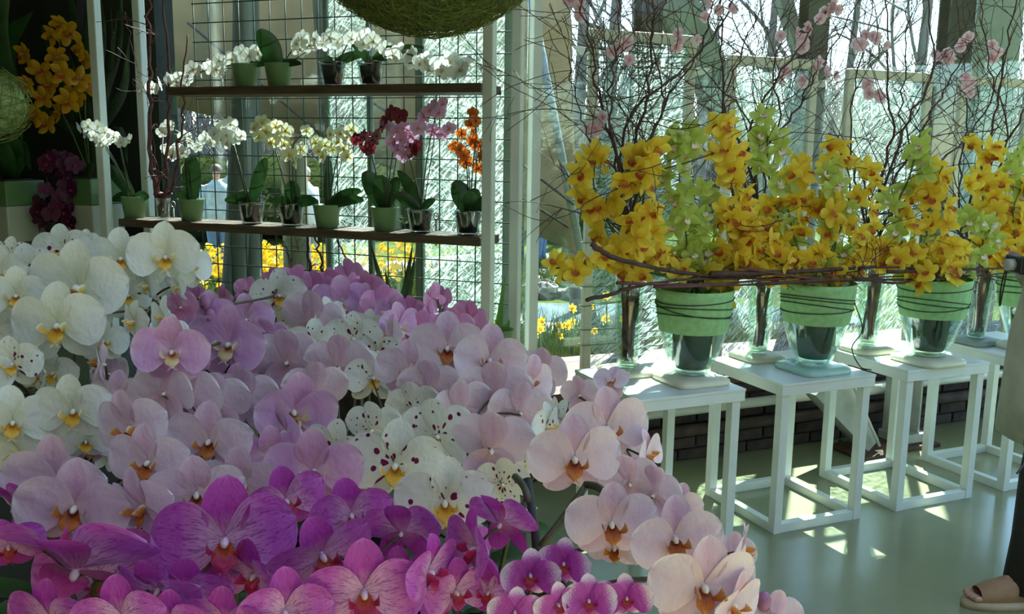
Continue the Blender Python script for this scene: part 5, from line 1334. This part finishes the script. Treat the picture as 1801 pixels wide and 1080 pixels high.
for k in range(3):
    top_ = aty(75+22*k, 285, YC-0.05); ob('stem', MB().tube([inv @ z for z in bez(bp+Vector((0, 0, 0.1)), bp+Vector((0, 0, 0.25)), top_, 6)], 0.003, 5).mesh('stem', M_stem), e)
# ------------------------------------------------------------------ outside: canvas, trees, rocks, daffodils, people
M_canvas = leafy('beige_canvas', (184, 162, 116), (164, 142, 98), 0.3, 0.8, 3)
M_polem = plain('grey_pole', (168, 172, 172), 0.45, var=0.1, metal=0.2)
M_trunk = plain('tree_bark', (112, 106, 100), 0.9, rgb2=(82, 76, 74), scale=6, bump=0.4, bscale=24, stretch=(1, 1, 0.25))
M_trunkg = plain('mossy_bark', (126, 122, 98), 0.9, rgb2=(96, 94, 76), scale=7, bump=0.5, bscale=30, stretch=(1, 1, 0.2))
M_rock = plain('pale_rock', (156, 150, 138), 0.85, rgb2=(116, 112, 102), scale=5, bump=0.4, bscale=18)
M_grassb = leafy('grass_blade', (84, 98, 46), (54, 70, 30), 0.3, 0.7, 20, spec=0.2)
M_daff = leafy('daffodil_yellow', (240, 206, 40), (226, 180, 30), 0.4, 0.5, 20)
M_daffo = leafy('daffodil_trumpet', (240, 176, 20), (226, 160, 16), 0.4, 0.5, 20)
# beige canvas shelter behind the rack, its edge on a leaning pole
e = empty('canvas_shelter', (-2.0, 7.2, 0)); tag(e, 'beige canvas shelter outside behind the plant rack', 'canvas'); inv = Matrix.Translation(-e.location)
lowp = [(120, 130, 8.2), (330, 190, 8.0), (520, 235, 7.7), (700, 305, 7.4), (880, 378, 7.1), (1020, 446, 6.9)]
def cvs(r, c):
    x = (c+1)/2; f = x*(len(lowp)-1); i = min(len(lowp)-2, int(f)); t = f-i
    q = [lowp[i][k]*(1-t)+lowp[i+1][k]*t for k in range(3)]
    lo = aty(q[0], q[1], q[2])
    hi = Vector((-3.9+4.3*x, 7.3+0.9*(1-x)+0.5, 6.4-2.6*x**1.2))  # unseen top edge, raised on the left to shade that end of the rack
    # the free edge follows the leaning pole
    p = lo.lerp(hi, r) + Vector((0, 0.35*math.sin(PI*r)*1.0, -0.02*math.sin(PI*x*3)*(1-r)))
    return inv @ p
mb = MB().patch(cvs, 12, 24); me = mb.mesh('canvas', M_canvas); o = ob('canvas', me, e); sol = o.modifiers.new('thickness', 'SOLIDIFY'); sol.thickness = 0.012
pa = aty(1024, 460, 6.85); pb = aty(938, 20, 6.85); d = (pb-pa)
ob('pole', MB().tube([inv @ (pa-d*0.55), inv @ (pa+d*1.6)], 0.032, 10).mesh('pole', M_polem), e)
for x0, y0, x1, y1, dd in ((330, 40, 640, 300, 7.25), (560, 120, 1000, 400, 6.95), (880, 260, 1010, 360, 6.9)):
    A_, B_ = aty(x0, y0, dd), aty(x1, y1, dd-0.1); ob('guy_rope', MB().tube([inv @ A_, inv @ B_], 0.010, 5).mesh('rope', M_trunk), e)

# bare trees
def tree(x, y, h, r, label, seed, spread=0.55, lean=(0, 0), mat=None, levels=4, crown0=0.35, nb=7):
    rs = random.Random(seed); base = Vector((x, y, gz(x, y)-0.1)); e = empty('bare_tree', base); tag(e, label, 'tree', 'bare trees outside')
    mt = mat or M_trunk
    tp = [Vector((lean[0]*t*h + 0.04*h*math.sin(2*t+seed)*t, lean[1]*t*h, h*t)) for t in [i/10 for i in range(11)]]
    ob('trunk', MB().tube(tp, [r*(1-0.8*i/10) for i in range(11)], 9).mesh('trunk', mt), e)
    def grow(mb, p, d, L_, rr_, lev):
        pts = wander(p, d, L_, 5, 0.28, rs, 0.05); mb.tube(pts, [max(0.004, rr_*(1-0.6*i/5)) for i in range(6)], 4 if lev > 1 else 5, cap=False)
        if lev >= levels: return
        for k in range(rs.choice((2, 3, 3, 4))):
            i = rs.randrange(2, 6); dd = (pts[i]-pts[i-1]).normalized(); sd_ = Quaternion(dd, rs.uniform(0, 6.28)) @ dd.orthogonal()
            grow(mb, pts[i], dd+sd_*rs.uniform(0.5, 1.0), L_*rs.uniform(0.5, 0.75), rr_*0.5, lev+1)
    for k in range(nb):
        t = crown0+(1-crown0)*k/nb; i = int(t*10); p = tp[i]; a_ = rs.uniform(0, 6.28)
        mb = MB(); grow(mb, p, Vector((math.cos(a_)*spread, math.sin(a_)*spread, rs.uniform(0.5, 1.0))), h*rs.uniform(0.24, 0.4), r*(1-0.8*t)*0.4, 1)
        ob('limb', mb.mesh('limb', mt), e)
def tree_px(px, y, h, r, label, seed, **kw):
    p = aty(px, 300, y); return tree(p.x, y, h, r, label, seed, **kw)
tree_px(1004, 14.5, 8.5, 0.13, 'bare forked tree seen between the corner post and the first screen', 1, crown0=0.2, nb=9)
tree_px(1022, 9.8, 7.5, 0.07, 'leaning bare trunk beside the canvas pole', 2, lean=(-0.12, 0), crown0=0.45)
tree_px(1120, 19, 9.5, 0.13, 'bare tree behind the first sisal screen', 3, crown0=0.2, nb=9)
tree_px(1240, 18, 8.5, 0.10, 'bare tree above the gap after the first sisal screen', 4, crown0=0.15, nb=9)
tree_px(1350, 21, 10, 0.13, 'bare tree behind the second sisal screen', 5, crown0=0.2, nb=9)
tree_px(1475, 18, 8.5, 0.10, 'bare tree between the second and third sisal screens', 6, crown0=0.15, nb=9)
tree_px(1590, 16, 8, 0.13, 'pale thick bare trunk above the third sisal screen', 7, crown0=0.3, nb=8)
tree_px(1660, 20, 9, 0.11, 'bare tree beside the thick dark column outside', 8, crown0=0.15, nb=9)
tree_px(1740, 19, 9, 0.11, 'bare tree behind the wide blue-grey column', 9, crown0=0.2, nb=8)
tree_px(1420, 22, 11, 0.22, 'distant bare tree behind the slim dark column', 10, crown0=0.15, nb=9)
tree_px(1180, 23, 11, 0.22, 'distant bare tree behind the slanting strut', 12, crown0=0.15, nb=9)
tree_px(1060, 21, 10, 0.2, 'distant bare tree left of the first screen top', 13, crown0=0.15, nb=9)
tree_px(424, 6.9, 6.5, 0.105, 'mossy straight trunk behind the clear pots of the lower shelf', 20, mat=M_trunkg, crown0=0.75, nb=4)
tree_px(384, 6.6, 6.5, 0.10, 'mossy leaning trunk behind the paddle leaf', 21, mat=M_trunkg, lean=(0.07, 0.0), crown0=0.75, nb=4)
tree_px(588, 7.2, 6.5, 0.075, 'dark mossy trunk behind the metallic pot on the upper shelf', 22, mat=M_trunkg, crown0=0.75, nb=4)
tree_px(520, 9.5, 8, 0.16, 'mossy trunk behind the middle of the rack', 23, mat=M_trunkg, lean=(0.03, 0), crown0=0.6, nb=5)
# far shrubs: a soft twiggy mass nobody could count
rs = random.Random(55); mb = MB()
for k in range(2600):
    x = rs.uniform(-18, 28); y = rs.uniform(22, 36); z = gz(x, y)
    for j in range(3):
        d = Vector((rs.gauss(0, 0.4), rs.gauss(0, 0.4), 1)); mb.tube(wander((x+rs.gauss(0, .2), y, z), d, rs.uniform(1.6, 5.2), 4, 0.25, rs), [0.04, 0.03, 0.024, 0.018, 0.01], 3, cap=False)
tag(ob('undergrowth', mb.mesh('undergrowth', plain('far_twigs', (126, 118, 116), 0.9, rgb2=(98, 96, 84), scale=1.5))), 'grey-brown leafless undergrowth far beyond the lawn', 'undergrowth', kind='stuff')
def bush(px, y, w, h, label, seed, rgb):
    p = aty(px, 300, y); base = Vector((p.x, y, gz(p.x, y))); e = empty('evergreen_bush', base); tag(e, label, 'bush', 'evergreen bushes outside'); rs = random.Random(seed)
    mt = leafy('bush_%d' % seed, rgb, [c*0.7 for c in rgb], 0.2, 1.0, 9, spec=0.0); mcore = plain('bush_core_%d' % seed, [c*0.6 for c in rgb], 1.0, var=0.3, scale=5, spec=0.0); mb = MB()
    for k in range(2200):
        th = rs.uniform(0, 6.28); ph = math.acos(rs.uniform(-0.2, 1)); rr_ = rs.uniform(0.75, 1.05)
        c = Vector((w*rr_*math.sin(ph)*math.cos(th), w*rr_*math.sin(ph)*math.sin(th), h*(0.3+0.7*rr_*math.cos(ph)))); ax = Vector((rs.gauss(0, 1), rs.gauss(0, 1), rs.gauss(0, 1))).normalized(); bx = ax.orthogonal().normalized(); s = rs.uniform(0.04, 0.09)
        mb._add([c-ax*s, c+bx*s*0.4, c+ax*s, c-bx*s*0.4], [(0, 1, 2, 3)])
    ob('foliage', mb.mesh('foliage', mt), e)
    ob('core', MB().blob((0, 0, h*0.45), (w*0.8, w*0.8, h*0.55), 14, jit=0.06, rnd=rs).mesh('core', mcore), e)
bush(480, 20.5, 2.6, 1.7, 'olive green bush beyond the people', 61, (84, 96, 50)); bush(690, 22, 2.8, 1.7, 'yellow-green bush behind the canvas', 62, (100, 108, 54)); bush(330, 19.5, 2.2, 1.7, 'dark green bush behind the dark branches', 63, (70, 84, 44))
bush(985, 19, 1.8, 0.8, 'low green bush across the path', 64, (88, 106, 54)); bush(1040, 20, 1.8, 1.9, 'yellow-green bush beside the first screen', 65, (110, 116, 62))

# rocks along the pond
rr0 = random.Random(91); k = 0
ROCK = [('pale rounded rock along the far bank of the pond', 30)]
for k in range(22):
    p = atz(896+6.2*k+rr0.uniform(-4, 4), (476, 492, 506)[k % 3]+rr0.uniform(-4, 4), -0.06); x, y = p.x, p.y
    s = rr0.uniform(0.09, 0.15); mb = MB().blob((0, 0, 0), (s*rr0.uniform(0.8, 1.4), s, s*rr0.uniform(0.5, 0.8)), 10, jit=0.16, rnd=rr0)
    o = ob('rock', mb.mesh('rock', M_rock, False), loc=(x, y, gz(x, y)+s*0.4)); o.rotation_euler = (0, 0, rr0.uniform(0, 6)); tag(o, 'pale rounded rock in the heap along the far bank of the pond', 'rock', 'rocks round the pond')
# flat slabs of the pond edge
for k, (x, y, w) in enumerate(((-0.1, 8.75, 0.5), (0.65, 8.5, 0.6), (1.45, 8.4, 0.55))):
    o = ob('stone_slab', MB().box((0, 0, 0), (w*1.5, w*0.8, 0.12), bev=0.03).mesh('slab', M_rock, False), loc=(x, y, gz(x, y)+0.05)); o.rotation_euler = (0.03, 0.02, 0.2*k-0.2)
    tag(o, ['flat grey stone slab at the near pond edge beside the corner post', 'flat grey stone slab in the middle of the near pond edge', 'flat grey stone slab of the near pond edge behind the first screen'][k], 'stone', 'stone slabs of the pond edge')
# grass and daffodils
rg = random.Random(12)
def blades(name, label, region, n, hmin, hmax, mat, w=0.006):
    mb = MB()
    for k in range(n):
        x, y = region(rg); z = gz(x, y)-0.02; h = rg.uniform(hmin, hmax); a_ = rg.uniform(0, 6.28); s = Vector((math.cos(a_), math.sin(a_), 0))*w; ln = Vector((rg.gauss(0, 0.25), rg.gauss(0, 0.25), 0))*h
        b = Vector((x, y, z)); m1 = b+ln*0.35+Vector((0, 0, h*0.6)); t_ = b+ln+Vector((0, 0, h))
        mb._add([b-s, b+s, m1+s*0.8, m1-s*0.8, t_], [(0, 1, 2, 3), (3, 2, 4)])
    return tag(ob(name, mb.mesh(name, mat)), label, 'grass', kind='stuff')
def outside_rack(x, y): return (Vector((x, y, 0))-G0).dot(Nv) > V_GLASS+0.35
def near_win(r):
    while True:
        q = W(r.uniform(KT-1.2, KT+3.6), r.uniform(S_GLASS+0.35, S_GLASS+3.0), 0)
        if outside_rack(q.x, q.y): return q.x, q.y
blades('grass', 'long sunlit grass and daffodil leaves outside the window', near_win, 9000, 0.2, 0.44, M_grassb)
def far_l(r):
    while True:
        x, y = r.uniform(-6.0, 0.2), r.uniform(6.5, 13)
        if outside_rack(x, y): return x, y
blades('grass', 'green grass beyond the plant rack', far_l, 7000, 0.12, 0.4, M_grassb, 0.012)
def far_r(r): return r.uniform(-0.6, 3.0), r.uniform(11.2, 14)
blades('grass', 'tall grass along the far side of the pond', far_r, 4000, 0.1, 0.3, M_grassb, 0.012)
def daff_mesh():
    mb = MB()
    for k in range(6): mb.patch(tepal(k*PI/3, 0.5, 0.17, 0.45, 0.5, 0, -0.02, 0.05, 0, nr=3, nc=2), 3, 2, 0)
    mb2 = [(0.09, 0), (0.12, 0.18), (0.17, 0.30)]
    V = []; n = 8
    for r_, z in mb2:
        for j in range(n): V.append((r_*math.cos(2*PI*j/n), -z, r_*math.sin(2*PI*j/n)))
    mb._add(V, [(i*n+j, i*n+(j+1) % n, (i+1)*n+(j+1) % n, (i+1)*n+j) for i in range(2) for j in range(n)], 1)
    return mb.mesh('daffodil_head', [M_daff, M_daffo])
DAFF = daff_mesh()
def daffodil(P, yaw, label, size=0.062):
    g = gz(P.x, P.y); e = empty('daffodil', (P.x, P.y, g)); tag(e, label, 'daffodil', 'daffodils outside the window')
    h = P.z-g; ob('stem', MB().tube([(0, 0.03, -0.02), (0.01, 0.03, h*0.6), (0, 0.02, h)], 0.004, 4).mesh('stem', M_gstem), e)
    ob('flower_head', DAFF, e, Matrix.Translation((0, 0, h)) @ Matrix.Rotation(yaw, 4, 'Z') @ Matrix.Rotation(0.2, 4, 'X') @ Matrix.Scale(size, 4))
for (x, y) in [(1008,542),(952,565),(944,572),(985,573),(1006,566),(1045,582),(1038,540),(1065,560),(950,578),(1000,572),(1068,520),(985,590),(1095,560),(1030,600),(940,590),(1120,540)]:
    daffodil(aty(x, y, rg.uniform(5.6, 6.4)), rg.uniform(-0.8, 0.8), 'single yellow daffodil in the grass close outside the window')
# the far daffodil beds seen through the mesh
mb = MB()
for k in range(650):
    cx_ = rg.choice(((-3.9, 11.8), (-3.3, 11.4), (-2.75, 12.0), (-2.4, 11.2), (-3.4, 12.6), (-1.5, 11.6)))
    x = cx_[0]+rg.gauss(0, 0.3); y = cx_[1]+rg.gauss(0, 0.45); c = Vector((x, y, gz(x, y)+rg.uniform(0.25, 0.62))); s = 0.045
    for j in range(2):
        ax = Vector((rg.gauss(0, 1), rg.gauss(0, 1), rg.gauss(0, 1))).normalized(); bx = ax.orthogonal().normalized()
        mb._add([c-ax*s, c+bx*s, c+ax*s, c-bx*s], [(0, 1, 2, 3)])
tag(ob('daffodil_bed', mb.mesh('daffodil_bed', M_daff)), 'mass of yellow daffodils seen through the wire mesh', 'daffodils', kind='stuff')

# ------------------------------------------------------------------ people
M_skin = plain('skin', (206, 158, 134), 0.5, var=0.06, scale=12)
M_hairw = plain('white_hair', (214, 212, 206), 0.7, var=0.1, scale=40); M_hairb = plain('brown_hair', (96, 72, 54), 0.7, var=0.2, scale=40)
def skin_body(e, J, edges, mat, sub=2):
    names = list(J); me = bpy.data.meshes.new('body'); me.from_pydata([J[n][0] for n in names], [(names.index(a), names.index(b)) for a, b in edges], []); me.materials.append(mat)
    o = ob('body', me, e); sk_ = o.modifiers.new('skin', 'SKIN'); sk_.use_smooth_shade = True
    lay = me.skin_vertices[0].data
    for i, n in enumerate(names):
        r = J[n][1]; lay[i].radius = (r, r) if not hasattr(r, '__len__') else r
        lay[i].use_root = (n == 'pelvis')
    s = o.modifiers.new('smooth', 'SUBSURF'); s.levels = 1; s.render_levels = sub
    return o
def person(loc, rz, label, h, top_rgb, leg_rgb, hair, pose='stand', shoe=(60, 50, 44), back=0.0, fwd=0.0):
    """a whole figure facing -Y in its own frame"""
    e = empty('person', loc, rz); tag(e, label, 'person'); k = h/1.70
    def v(x, y, z): return (x*k, y*k, z*k)
    J = {'pelvis': (v(0, 0, .93), .115*k), 'belly': (v(0, 0, 1.08), .12*k), 'chest': (v(0, .01, 1.28), .135*k), 'neck': (v(0, .01, 1.46), .05*k), 'neck2': (v(0, -.005, 1.52), .05*k), 'head': (v(0, -.015, 1.60), .078*k), 'crown': (v(0, 0, 1.67), .06*k)}
    E_ = [('pelvis', 'belly'), ('belly', 'chest'), ('chest', 'neck'), ('neck', 'neck2'), ('neck2', 'head'), ('head', 'crown')]
    for s, n in ((-1, 'l'), (1, 'r')):
        J['sh'+n] = (v(s*.17, .01, 1.39), .055*k); E_.append(('chest', 'sh'+n))
        if pose == 'hold':
            J['el'+n] = (v(s*.25, .12, 1.12), .04*k); J['wr'+n] = (v(s*.14, -.06, 1.19), .028*k); J['ha'+n] = (v(s*.09, -.12, 1.22), .03*k)
        else:
            J['el'+n] = (v(s*.23, .04, 1.11), .04*k); J['wr'+n] = (v(s*.23, -.04, .87), .028*k); J['ha'+n] = (v(s*.22, -.07, .79), .03*k)
        E_ += [('sh'+n, 'el'+n), ('el'+n, 'wr'+n), ('wr'+n, 'ha'+n)]
        hx, hy, hz = [q/k for q in J['ha'+n][0]]; dy, dz = ((-1, 0.15) if pose == 'hold' else (-0.25, -1))
        for fi in range(4):
            fx = hx+(fi-1.5)*0.021*(1 if pose != 'hold' else 0.3); fzz = hz+((fi-1.5)*0.021 if pose == 'hold' else 0); L1 = (0.035, 0.042, 0.040, 0.032)[fi]
            J['f%d%s' % (fi, n)] = (v(fx, hy+dy*L1, fzz+dz*L1), .010*k); J['g%d%s' % (fi, n)] = (v(fx-s*0.008, hy+dy*L1*1.7-(.012 if pose != 'hold' else 0), fzz+dz*L1*1.7), .008*k)
            E_ += [('ha'+n, 'f%d%s' % (fi, n)), ('f%d%s' % (fi, n), 'g%d%s' % (fi, n))]
        J['th'+n] = (v(hx-s*.035, hy+dy*0.02-.01, hz+dz*0.02+.01), .010*k); J['tt'+n] = (v(hx-s*.04, hy+dy*0.05-.01, hz+dz*0.05), .009*k); E_ += [('ha'+n, 'th'+n), ('th'+n, 'tt'+n)]
        J['hip'+n] = (v(s*.085, 0, .86), .085*k); sb_ = back if s < 0 else fwd; J['kn'+n] = (v(s*.09, -.01+sb_*.45, .48), .055*k); J['an'+n] = (v(s*.09, .02+sb_, .09), .038*k); J['to'+n] = (v(s*.10, -.13+sb_, .035), .032*k)
        E_ += [('pelvis', 'hip'+n), ('hip'+n, 'kn'+n), ('kn'+n, 'an'+n), ('an'+n, 'to'+n)]
    skin_body(e, J, E_, M_skin)
    nm = label.split()[0]+str(len(bpy.data.materials))
    mt = plain('top_'+nm, top_rgb, 0.8, var=0.12, scale=14, bump=0.2); ml = plain('leg_'+nm, leg_rgb, 0.85, var=0.12, scale=14, bump=0.2); ms = plain('shoe_'+nm, shoe, 0.6, var=0.1)
    X, Y = (1, 0, 0), (0, 1, 0)
    mb = MB(); mb.loft([(v(0, .0, .80), .20*k, .145*k, X, Y), (v(0, 0, .95), .19*k, .14*k, X, Y), (v(0, 0, 1.12), .175*k, .135*k, X, Y), (v(0, .01, 1.28), .20*k, .145*k, X, Y), (v(0, .01, 1.38), .195*k, .12*k, X, Y), (v(0, .01, 1.45), .10*k, .085*k, X, Y), (v(0, .005, 1.49), .065*k, .065*k, X, Y)], 16)
    for s, n in ((-1, 'l'), (1, 'r')):
        mb.tube([J['sh'+n][0], J['el'+n][0], tuple(0.25*a+0.75*b for a, b in zip(J['el'+n][0], J['wr'+n][0])), J['wr'+n][0]], [.075*k, .062*k, .05*k, .046*k], 10)
    ob('jacket', mb.mesh('jacket', mt), e)
    mb = MB()
    mb.loft([(v(0, 0, .98), .17*k, .125*k, X, Y), (v(0, 0, .86), .185*k, .135*k, X, Y), (v(0, 0, .78), .17*k, .12*k, X, Y)], 14)
    for s, n in ((-1, 'l'), (1, 'r')):
        sb_ = back if s < 0 else fwd; mb.tube([v(s*.085, 0, .88), v(s*.09, sb_*.2, .66), v(s*.09, -.01+sb_*.45, .48), v(s*.09, .005+sb_*.75, .25), v(s*.09, .015+sb_, .06)], [.105*k, .095*k, .08*k, .07*k, .072*k], 12)
    ob('trousers', mb.mesh('trousers', ml), e)
    for s in (-1, 1):
        mb = MB(); mb.loft([(v(s*.10, .07, .04), .035*k, .04*k, X, (0, 0, 1)), (v(s*.10, .0, .05), .045*k, .05*k, X, (0, 0, 1)), (v(s*.10, -.09, .04), .048*k, .04*k, X, (0, 0, 1)), (v(s*.10, -.17, .028), .038*k, .028*k, X, (0, 0, 1)), (v(s*.10, -.19, .022), .02*k, .015*k, X, (0, 0, 1))], 12)
        ob('shoe', mb.mesh('shoe', ms), e)
    mb = MB(); mb.blob(v(0, .022, 1.645), (.092*k, .10*k, .095*k), 14); ob('hair', mb.mesh('hair', hair), e)
    mb = MB(); mb.blob(v(-.03, -.088, 1.615), .009*k, 6); mb.blob(v(.03, -.088, 1.615), .009*k, 6); ob('eyes', mb.mesh('eyes', M_hairb), e)
    ob('nose', MB().blob(v(0, -.102, 1.585), (.012*k, .018*k, .02*k), 6).mesh('nose', M_skin), e)
    ob('mouth', MB().blob(v(0, -.092, 1.553), (.022*k, .006*k, .005*k), 6).mesh('mouth', plain('lips_'+nm, (170, 96, 90), 0.5)), e)
    return e
def person_px(px, ytop, y, rz, label, h, *a, **kw):
    p = aty(px, ytop, y); g = gz(p.x, y); return person((p.x, y, g), rz, label, h, *a, **kw)
person_px(380, 300, 14.2, 0.4, 'person with brown hair and pale jacket walking outside behind the mesh', 1.62, (176, 186, 186), (92, 112, 140), M_hairb)
person_px(408, 294, 14.8, -0.3, 'white-haired person in grey beside the other outside', 1.70, (140, 150, 150), (86, 100, 120), M_hairw)
person_px(537, 305, 13.8, 0.9, 'white-haired person in a white top outside behind the cream orchid', 1.62, (232, 236, 236), (150, 156, 160), M_hairw)
person_px(952, 300, 13.9, 1.2, 'person in blue trousers standing on the path below the canvas edge', 1.7, (120, 126, 120), (112, 136, 176), M_hairb)
person_px(906, 300, 13.6, -0.6, 'person in dark trousers on the path between the white posts', 1.72, (70, 80, 70), (64, 74, 72), M_hairb)
# ------------------------------------------------------------------ visitor at the picture edge, facing the stands
toe = atz(1688, 1066, 0)
VK = 1.0
ve = person((toe.x+0.312, toe.y+0.10, 0), math.radians(-90), 'visitor in a grey coat and dark trousers at the picture edge, holding a camera', 1.70, (156, 154, 142), (52, 48, 44), M_hairb, pose='hold', shoe=(178, 142, 110), back=0.34, fwd=-0.10)
for c in list(ve.children):
    if c.name.startswith(('shoe', 'jacket')): bpy.data.objects.remove(c)
M_coat = plain('grey_beige_coat', (204, 202, 190), 0.85, rgb2=(182, 182, 170), scale=9, bump=0.25, bscale=14)
X, Y = (1, 0, 0), (0, 1, 0)
mb = MB()
mb.loft([((0, 0.03, .60), .26, .185, X, Y), ((0, 0.03, .74), .25, .18, X, Y), ((0, .03, .95), .235, .175, X, Y), ((0, .04, 1.12), .215, .155, X, Y), ((0, .05, 1.28), .22, .145, X, Y), ((0, .03, 1.39), .20, .125, X, Y), ((0, .01, 1.46), .11, .09, X, Y), ((0, .005, 1.50), .07, .07, X, Y)], 22, cap=False)
for s in (-1, 1):
    el = (s*.26, .12, 1.10); wr = (s*.15, -.04, 1.18)
    mb.tube([(s*.18, .01, 1.40), (s*.245, .06, 1.26), el, (s*.21, .05, 1.13), wr], [.075, .072, .066, .06, .056], 12)
o = ob('coat', mb.mesh('coat', M_coat), ve); sol = o.modifiers.new('thickness', 'SOLIDIFY'); sol.thickness = 0.006
# drawcord and toggle at the hem
pts = spline([(.10, -.115, .80), (.11, -.125, .72), (.09, -.14, .62), (.12, -.145, .56), (.10, -.16, .50)], 5)
ob('drawcord', MB().tube(pts, 0.004, 6).mesh('drawcord', plain('cord', (120, 110, 120), 0.7)), ve)
ob('toggle', MB().blob((.095, -.137, .67), (.012, .012, .016), 8).mesh('toggle', plain('toggle', (40, 36, 36), 0.4)), ve)
# open-toed sandals
M_sandal = plain('tan_leather', (176, 138, 106), 0.6, rgb2=(158, 122, 92), scale=16, bump=0.15); M_sole = plain('pale_sole', (196, 176, 146), 0.7, var=0.1)
for s in (-1, 1):
    mb = MB(); cx_ = s*.10; yo = 0.34 if s < 0 else -0.10
    ring = []
    for j in range(28):
        a_ = 2*PI*j/28; yy = -0.06+0.15*math.sin(a_); w = 0.042+0.010*(-math.sin(a_)) ; ring.append((cx_+w*math.cos(a_)*1.0, yy, 0))
    V = [(x, y, z) for z in (0.0, 0.03) for x, y, _ in ring]; n_ = 28
    mb._add(V, [(j, (j+1) % n_, (j+1) % n_+n_, j+n_) for j in range(n_)]+[tuple(range(n_-1, -1, -1)), tuple(range(n_, 2*n_))])
    sd2 = ob('sandal', mb.mesh('sole', M_sole), ve, loc=(0, yo, 0))
    mb = MB(); Z = (0, 0, 1)
    mb.loft([((cx_, -.155, .045), .040, .030, X, Z), ((cx_, -.12, .055), .046, .040, X, Z), ((cx_, -.06, .065), .045, .050, X, Z), ((cx_, 0.0, .075), .042, .058, X, Z), ((cx_, .05, .07), .040, .055, X, Z), ((cx_, .085, .06), .03, .045, X, Z)], 16, cap=False)
    ob('upper', mb.mesh('upper', M_sandal), sd2)
    for j in range(5):
        ob('toe', MB().blob((cx_+(j-2)*0.016, -.178+0.006*abs(j-1.5), .043), (.0095, .022, .011), 8).mesh('toe', M_skin), sd2)
    ob('stud', MB().blob((cx_+s*.0, -.05, .116), (.007, .007, .003), 8).mesh('stud', M_pipe), sd2)
# the camera held in both hands, with its wrist strap
p = W(0, 0, 0)
cl = Vector((0.0, -.185, 1.225)); R = Matrix.Rotation(math.radians(-90), 4, 'Z'); wc = ve.location + R @ cl
ce = empty('compact_camera', wc, math.radians(-90)); tag(ce, 'small black camera with hanging wrist strap in the visitor hands', 'camera')
M_blk = plain('black_plastic', (30, 30, 32), 0.4, var=0.1)
ob('body', MB().box((0, 0, 0), (.105, .028, .062), bev=.006).mesh('body', M_blk, False), ce)
ob('lens', MB().tube([(0.01, -.014, 0), (0.01, -.04, 0)], .02, 18).mesh('lens', M_galv), ce)
pts = spline([(-.05, 0, .0), (-.075, .0, -.05), (-.085, .0, -.11), (-.08, .0, -.16), (-.07, .0, -.11), (-.06, .0, -.05), (-.052, 0, -.005)], 5)
ob('wrist_strap', MB().tube(pts, .003, 5).mesh('strap', M_blk), ce)
